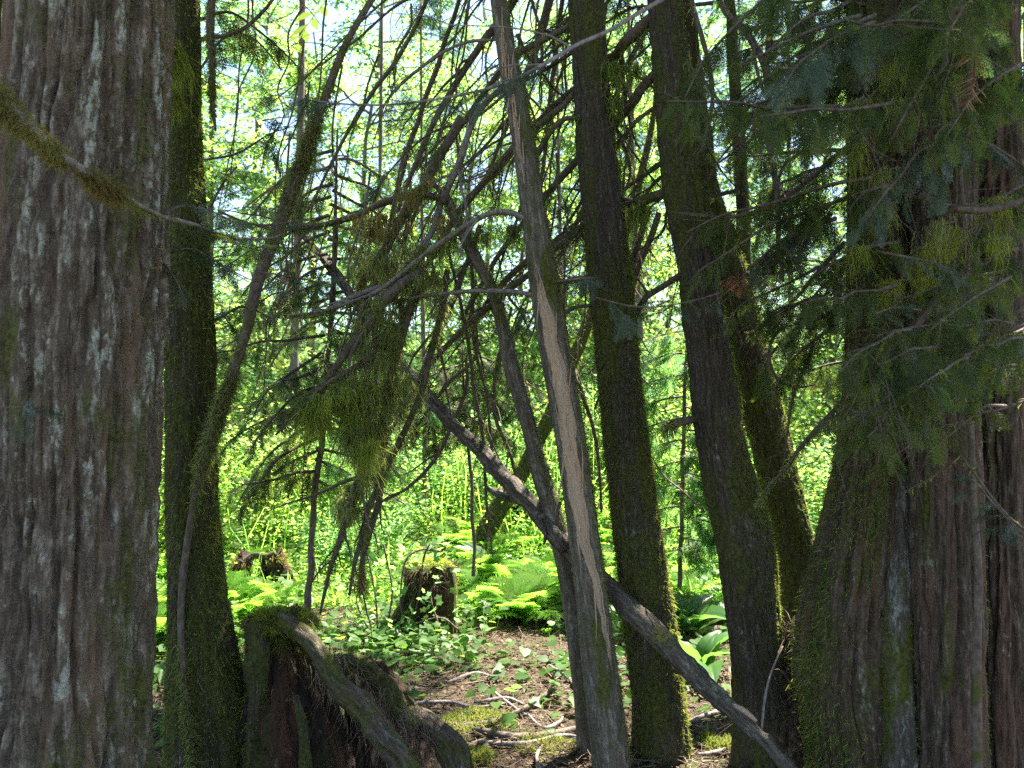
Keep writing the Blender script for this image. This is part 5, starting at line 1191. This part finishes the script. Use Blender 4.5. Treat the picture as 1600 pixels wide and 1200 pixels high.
for k in range(96):
    x, y = r.uniform(-.55, 1.15), r.uniform(6.8, 11.5); x *= y / 8
    fern(x + .05, y, r.uniform(.45, .85), 520 + k, 'bright lime fern in the sunny patch between the upright stump and the split trunk', 'ferns in the bright middle patch')
for k in range(16):
    x, y = r.uniform(-.35, .9), r.uniform(6.4, 7.1)
    fern(x * y / 8, y, r.uniform(.45, .75), 680 + k, 'small fern at the front edge of the sunny fern patch by the upright stump', 'small ferns at the front edge of the patch')
for k in range(13):
    x, y = r.uniform(1.35, 2.5), r.uniform(6.4, 9.6)
    x = (x - 1.9) * .55 + (1085 - 800) / FPX * y + r.normal() * .3
    fern(x, y, r.uniform(.4, .75), 600 + k, 'bright fern seen between the thick mossy trunk and the dark fissured trunk', 'ferns between the two leaning trunks')
for k in range(10):
    y = r.uniform(5.5, 9); x = (246 - 800) / FPX * y + r.normal() * .25
    fern(x, y, r.uniform(.6, .9), 640 + k, 'small fern in the narrow gap right of the huge grey cedar', 'ferns in the left gap')
for k in range(8):
    y = r.uniform(6.5, 9.5); x = (1265 - 800) / FPX * y + r.normal() * .2
    fern(x, y, r.uniform(.6, .9), 660 + k, 'fern in the gap left of the flared cedar', 'ferns in the right gap')

# ================================================================== BIG LEAVES (skunk cabbage)
def cabbage_mesh(seed, L=.5, W=.2):
    V = []; Q = []; n, m = 14, 9
    for i in range(n + 1):
        t = i / n; w = W * .5 * math.sin(pi * min(1, .06 + .94 * t ** .8)) ** .8 + .006
        for j in range(m):
            u = -1 + 2 * j / (m - 1)
            V.append((L * t, u * w, L * (.75 * t - .75 * t * t) + abs(u) * w * .45 - .006 * cos(u * 0) + .006 * sin(t * 42 - abs(u) * 6) * abs(u) + (.012 if j == 4 else 0) * -1))
    for i in range(n):
        for j in range(m - 1):
            b = i * m + j; Q.append([b, b + m, b + m + 1, b + 1])
    return mesh('leaf', np.array(V), np.array(Q), M_cabbage, True, {'rnd': np.full(len(V), .5)})
CB = cabbage_mesh(1)
for i, (px, py, d, s, lab) in enumerate([(1095, 1035, 5.2, .95, 'plant with big glossy ribbed leaves low beside the fissured trunk'), (1070, 985, 6.2, 1.1, 'plant with tall upright broad leaves in the gap behind the slanting log'), (1222, 930, 6.6, 1.0, 'plant with upright broad leaves in the slot between the two leaning mossy trunks'), (760, 905, 8.2, .9, 'broad-leaved plant rising among the bright middle ferns'), (372, 1030, 4.9, .8, 'pale glossy broad-leaved plant left of the mossy capped stump'), (1120, 960, 6.6, .9, 'broad-leaved plant close against the left side of the fissured trunk')]):
    q = P(px, py, d); x, y = q[0], q[1]; t = bpy.data.objects.new('broadleaf_plant', None); COL.objects.link(t); t.location = (x, y, float(gz(x, y))); t.scale = (s, s, s); tag(t, lab, 'plant'); r = np.random.default_rng(700 + i)
    for k in range(7):
        o = bpy.data.objects.new('leaf', CB); COL.objects.link(o); o.parent = t; o.rotation_euler = (r.uniform(-.3, .3), r.uniform(-.9, -.05), k * .9 + r.uniform(-.3, .3)); q_ = r.uniform(.6, 1.1); o.scale = (q_, q_, q_)

# ================================================================== GROUND COVER, LITTER, STICKS
heart = np.array([(0, 0, 0), (-.12, .28, .05), (.12, .50, .07), (.55, .40, .03), (1, 0, -.08), (.55, -.40, .03), (.12, -.50, .07), (-.12, -.28, .05), (.4, 0, 0)], float)
heartT = np.array([(8, 0, 1), (8, 1, 2), (8, 2, 3), (8, 3, 4), (8, 4, 5), (8, 5, 6), (8, 6, 7), (8, 7, 0)])[:, ::-1]
def cover():
    r = np.random.default_rng(410); a = Acc()
    N = 36000; y = r.uniform(4.0, 9.5, N); x = r.uniform(-1, 1, N) * (.8 + y * .58)
    dens = np.clip((y - 4.5) / 1.5, 0.03, 1.1) * np.clip(1.0 + 1.6 * noise(x * 1.4, y * 1.4, 0, 12), .05, 2)
    dens += .8 * np.exp(-((x + .62) ** 2 / .18 + (y - 5.6) ** 2 / .25)) + .4 * (x < -1.4) * (y > 3.6) + .25 * (x > 1) * (y > 4.6)
    k = r.random(N) < dens * .34; x, y = x[k], y[k]; n = len(x); h = r.uniform(.03, .16, n) * np.clip((y - 4) / 2, .4, 1.3)
    Pt = np.stack([x, y, gz(x, y) + h], -1); az = r.uniform(0, 2 * pi, n)
    S = r.uniform(.035, .085, n) * np.where(y < 6.8, 1, .9)
    place(a, heart, None, heartT, Pt, np.stack([np.cos(az), np.sin(az), r.normal(size=n) * .25], -1), norm(np.array([0, -.15, 1.0]) + r.normal(size=(n, 3)) * .33), S, r)
    ribbons(a, np.stack([x, y, gz(x, y)], -1), r.normal(size=(n, 3)) * .2 + np.array([0, 0, 1.0]), h, .003, 2, 0, .1, .7, r)
    o = a.build('ground_cover', M_cover, kind='stuff'); tag(o, 'carpet of small heart-shaped green leaves on the forest floor around the middle stump', 'ground cover')
cover()
def litter():
    r = np.random.default_rng(411); a = Acc(); N = 19000
    y = 2.9 + 5.0 * r.random(N) ** 1.3; x = r.uniform(-1, 1, N) * (.3 + y * .6)
    Pt = np.stack([x, y, gz(x, y) + r.uniform(0.005, .035, N)], -1)
    sticks(a, Pt, r.normal(size=(N, 3)) * np.array([1, 1, .12]), r.uniform(.03, .16, N) * (1 + (r.random(N) > .93) * 1.6), r.uniform(.0009, .0030, N) * (1 + (r.random(N) > .97) * 1.5), 2, .02, .12, r)
    o = a.build('twig_litter', M_litter_twig, kind='stuff'); tag(o, 'scatter of brown fallen twigs over the shaded forest floor', 'twig litter')
    a = Acc(); N = 34000; y = 2.9 + 5.5 * r.random(N) ** 1.2; x = r.uniform(-1, 1, N) * (.3 + y * .6)
    Pt = np.stack([x, y, gz(x, y) + r.uniform(.0, .03, N)], -1)
    leaves(a, Pt, r.normal(size=(N, 3)) * np.array([1, 1, .25]), norm(np.array([0, 0, 1.0]) + r.normal(size=(N, 3)) * .45), r.uniform(.015, .06, N), r.uniform(.004, .018, N), .2, r)
    o = a.build('needle_litter', M_needle, kind='stuff'); tag(o, 'layer of red-brown dead needles and leaf scraps on the ground', 'leaf litter')
litter()
def moss_patch(px, py, d, rad, n, label, mat=M_moss):
    r = np.random.default_rng(int(px)); q = P(px, py, d); a = Acc(); rr = rad * np.sqrt(r.random(n)); az = r.uniform(0, 2 * pi, n); x = q[0] + rr * np.cos(az); y = q[1] + rr * np.sin(az) * .8
    rr = rr * (1 + .35 * noise(np.cos(az) * 2, np.sin(az) * 2, px, 5)); x = q[0] + rr * np.cos(az); y = q[1] + rr * np.sin(az) * .8
    hh = min(.035, .35 * rad) * np.sqrt(np.clip(1 - (rr / rad) ** 2, 0, 1)) * (1 + .6 * noise(x * 18, y * 18, 0, 6))
    ribbons(a, np.stack([x, y, gz(x, y) + hh], -1), r.normal(size=(n, 3)) * .5 + np.array([0, 0, .8]), r.uniform(.015, .04, n), .004, 2, .2, .4, .3, r)
    o = a.build('moss_clump', mat); tag(o, label, 'moss')
moss_patch(684, 1122, 4.15, .11, 2600, 'round green moss cushion on the ground right of the mossy root', M_moss)
moss_patch(742, 1190, 3.95, .10, 1800, 'bright moss tuft at the bottom edge right of the roots')
moss_patch(738, 1105, 4.4, .24, 2000, 'flat moss patch behind the round cushion beside the twigs')
moss_patch(850, 1150, 4.1, .16, 900, 'small moss patch under the long mossy stick near the split trunk')
moss_patch(1128, 1165, 4.1, .12, 1500, 'mossy cushion at the foot of the fissured trunk', M_moss)
STK = [([(718, 1136, 4), (760, 1130, 5), (797, 1120, 5), (840, 1094, 4), (862, 1076, 2)], 'yellow mossy stick slanting up to the right on the litter', 1),
       ([(727, 1137, 3), (780, 1150, 6), (850, 1148, 6), (912, 1138, 5), (985, 1150, 3)], 'long pale mossy stick lying level at the foot of the split trunk', 1),
       ([(640, 1100, 3), (700, 1098, 3.4), (740, 1106, 3), (790, 1099, 2)], 'thin grey stick behind the moss cushion', 0),
       ([(745, 1098, 3), (790, 1094, 4), (818, 1100, 2)], 'short brown stick above the two mossy sticks', 0),
       ([(748, 1160, 3), (820, 1162, 4), (880, 1150, 4), (930, 1160, 3)], 'brown stick just in front of the long pale mossy one', 0),
       ([(850, 1160, 2), (840, 1185, 3), (852, 1215, 3)], 'forked pale stick pointing towards the viewer at the bottom', 0),
       ([(700, 1066, 2), (745, 1052, 3), (778, 1062, 2)], 'thin stick in the shade below the upright stump', 0),
       ([(826, 1118, 2), (848, 1138, 3), (875, 1128, 3), (880, 1120, 1)], 'small bent twig crossing the mossy sticks', 0),
       ([(1078, 1130, 3), (1110, 1116, 4), (1148, 1100, 3)], 'grey stick between the thick mossy trunk and the fissured trunk', 0),
       ([(1090, 1180, 3), (1130, 1172, 4), (1170, 1150, 3)], 'pale stick below the slanting log near the litter pile', 0),
       ([(1085, 985, 6), (1140, 982, 7), (1200, 972, 7), (1260, 968, 7)], 'weathered branch lying behind the fissured trunk among the ferns', 0),
       ([(232, 1000, 8), (262, 988, 8), (290, 980, 8)], 'dark rotten branch lying in the gap right of the huge grey cedar', 0),
       ([(560, 990, 3), (600, 1012, 3), (640, 1020, 3), (720, 1014, 2)], 'thin pale stick lying in front of the upright stump', 0),
       ([(860, 1040, 2), (890, 1060, 3), (905, 1085, 2)], 'thin stick left of the split trunk', 0),
       ([(770, 1080, 2), (810, 1112, 2.4), (835, 1122, 1.6)], 'slender twig leaning across the yellow mossy stick', 0)]
for k, (px, lab, m) in enumerate(STK):
    rows = []
    for (x, y, w) in px:      # lay each stick on the ground where that pixel meets it
        d = 4.0
        for _ in range(12):
            q = P(x, y, d); zt = float(gz(q[0], q[1])) + .02; d = (CAMZ - zt) * FPX / max(40., (y - 600 - FPX * tan(radians(PITCH)))) ; d = min(d, 9)
        q = P(x, y, d); rows.append([q[0], q[1], float(gz(q[0], q[1])) + .022, w / FPX * d])
    o, C, R = tube('fallen_stick', rows, M_branch_grey if not m else M_branch, None, 7, seed=60 + k, rough=.25); tag(o, lab, 'stick')
    if m: sub_moss(o, C, R, 900, 60 + k, (.008, .025), .0024, M_gold, clump=True)

# vine with lobed leaves left of and over the middle stump
def lobed(seed):
    pts = []
    for k in range(10):
        a = pi * 2 * k / 10; rr = .55 if k % 2 == 0 else .34
        pts.append((.5 + rr * cos(a), rr * sin(a), .03 * cos(2 * a)))
    V = np.array(pts + [(.42, 0, .06)]); T = np.array([(10, k, (k + 1) % 10) for k in range(10)])
    return mesh('leaf', V, T, M_maple2, False, {'rnd': np.full(len(V), .2 + .3 * seed)})
LB = [lobed(0), lobed(1), lobed(2)]
r = np.random.default_rng(88)
vn = thing('leafy_vine', 'vine with dark lobed leaves rising against the light beside the upright stump', 'vine', [*P(592, 985, 6.1)[:2], 0])
vs = []
for px in [[(590, 1010), (588, 950), (580, 900), (572, 860)], [(600, 1000), (612, 940), (606, 880), (598, 850)], [(640, 1000), (626, 940), (632, 880), (655, 860), (690, 862)], [(585, 1000), (560, 950), (552, 905)], [(640, 990), (655, 930), (662, 870), (672, 850)]]:
    o, C, R = tube('stem', path([(x, y, 1.6) for x, y in px], 6.0), M_twig, vn, 5, seed=len(vs)); vs.append(C)
for k in range(95):
    C = vs[k % 5]; q = C[r.integers(len(C) // 3, len(C))] + r.normal(size=3) * np.array([.09, .08, .07])
    o = bpy.data.objects.new('leaf', LB[k % 3]); COL.objects.link(o); o.parent = vn; o.location = [float(a) - float(b) for a, b in zip(q, vn.location)]
    o.rotation_euler = (r.normal() * .5 - .5, r.normal() * .5, r.uniform(0, 6.3)); s = r.uniform(.035, .075); o.scale = (s, s, s)
vn2 = thing('creeping_vine', 'creeping vine with pale green leaves over the foot of the upright stump', 'vine', [*P(680, 1000, 5.8)[:2], 0])
o, C, R = tube('stem', path([(622, 985, 1.4, 5.9), (650, 975, 1.6, 5.85), (690, 965, 1.5, 5.8), (716, 985, 1.4, 5.8)], 5.9), M_twig, vn2, 5, seed=3)
o, C2, R = tube('stem', path([(700, 1030, 1.4, 5.7), (690, 990, 1.6, 5.75), (672, 930, 1.5, 5.8), (690, 900, 1.4, 5.8)], 5.9), M_twig, vn2, 5, seed=4)
for k in range(75):
    Cc = (C, C2)[k % 2]; q = Cc[r.integers(0, len(Cc))] + r.normal(size=3) * np.array([.10, .06, .06]) + np.array([0, -.06, 0])
    o = bpy.data.objects.new('leaf', CVL) if False else bpy.data.objects.new('leaf', LB[k % 3]); COL.objects.link(o); o.parent = vn2; o.location = [float(a) - float(b) for a, b in zip(q, vn2.location)]
    o.rotation_euler = (r.normal() * .4 + .5, r.normal() * .4, r.uniform(0, 6.3)); s = r.uniform(.035, .065); o.scale = (s, s, s)

# joined twigs, moss and litter inside things are stuff
for o in SC.objects:
    if o.type == 'MESH' and o.parent and o.name.split('.')[0] in ('twig', 'moss', 'golden_moss_or_sun', 'sunlit_edge_moss', 'hanging_moss', 'foliage', 'splinter', 'fork', 'limb', 'rootlet', 'leaflet', 'limb_twig', 'moss_cap', 'root_fringe', 'fallen_needles', 'needle_litter', 'twig_litter'):
        o['kind'] = 'stuff'
    if '_w' in o: del o['_w']
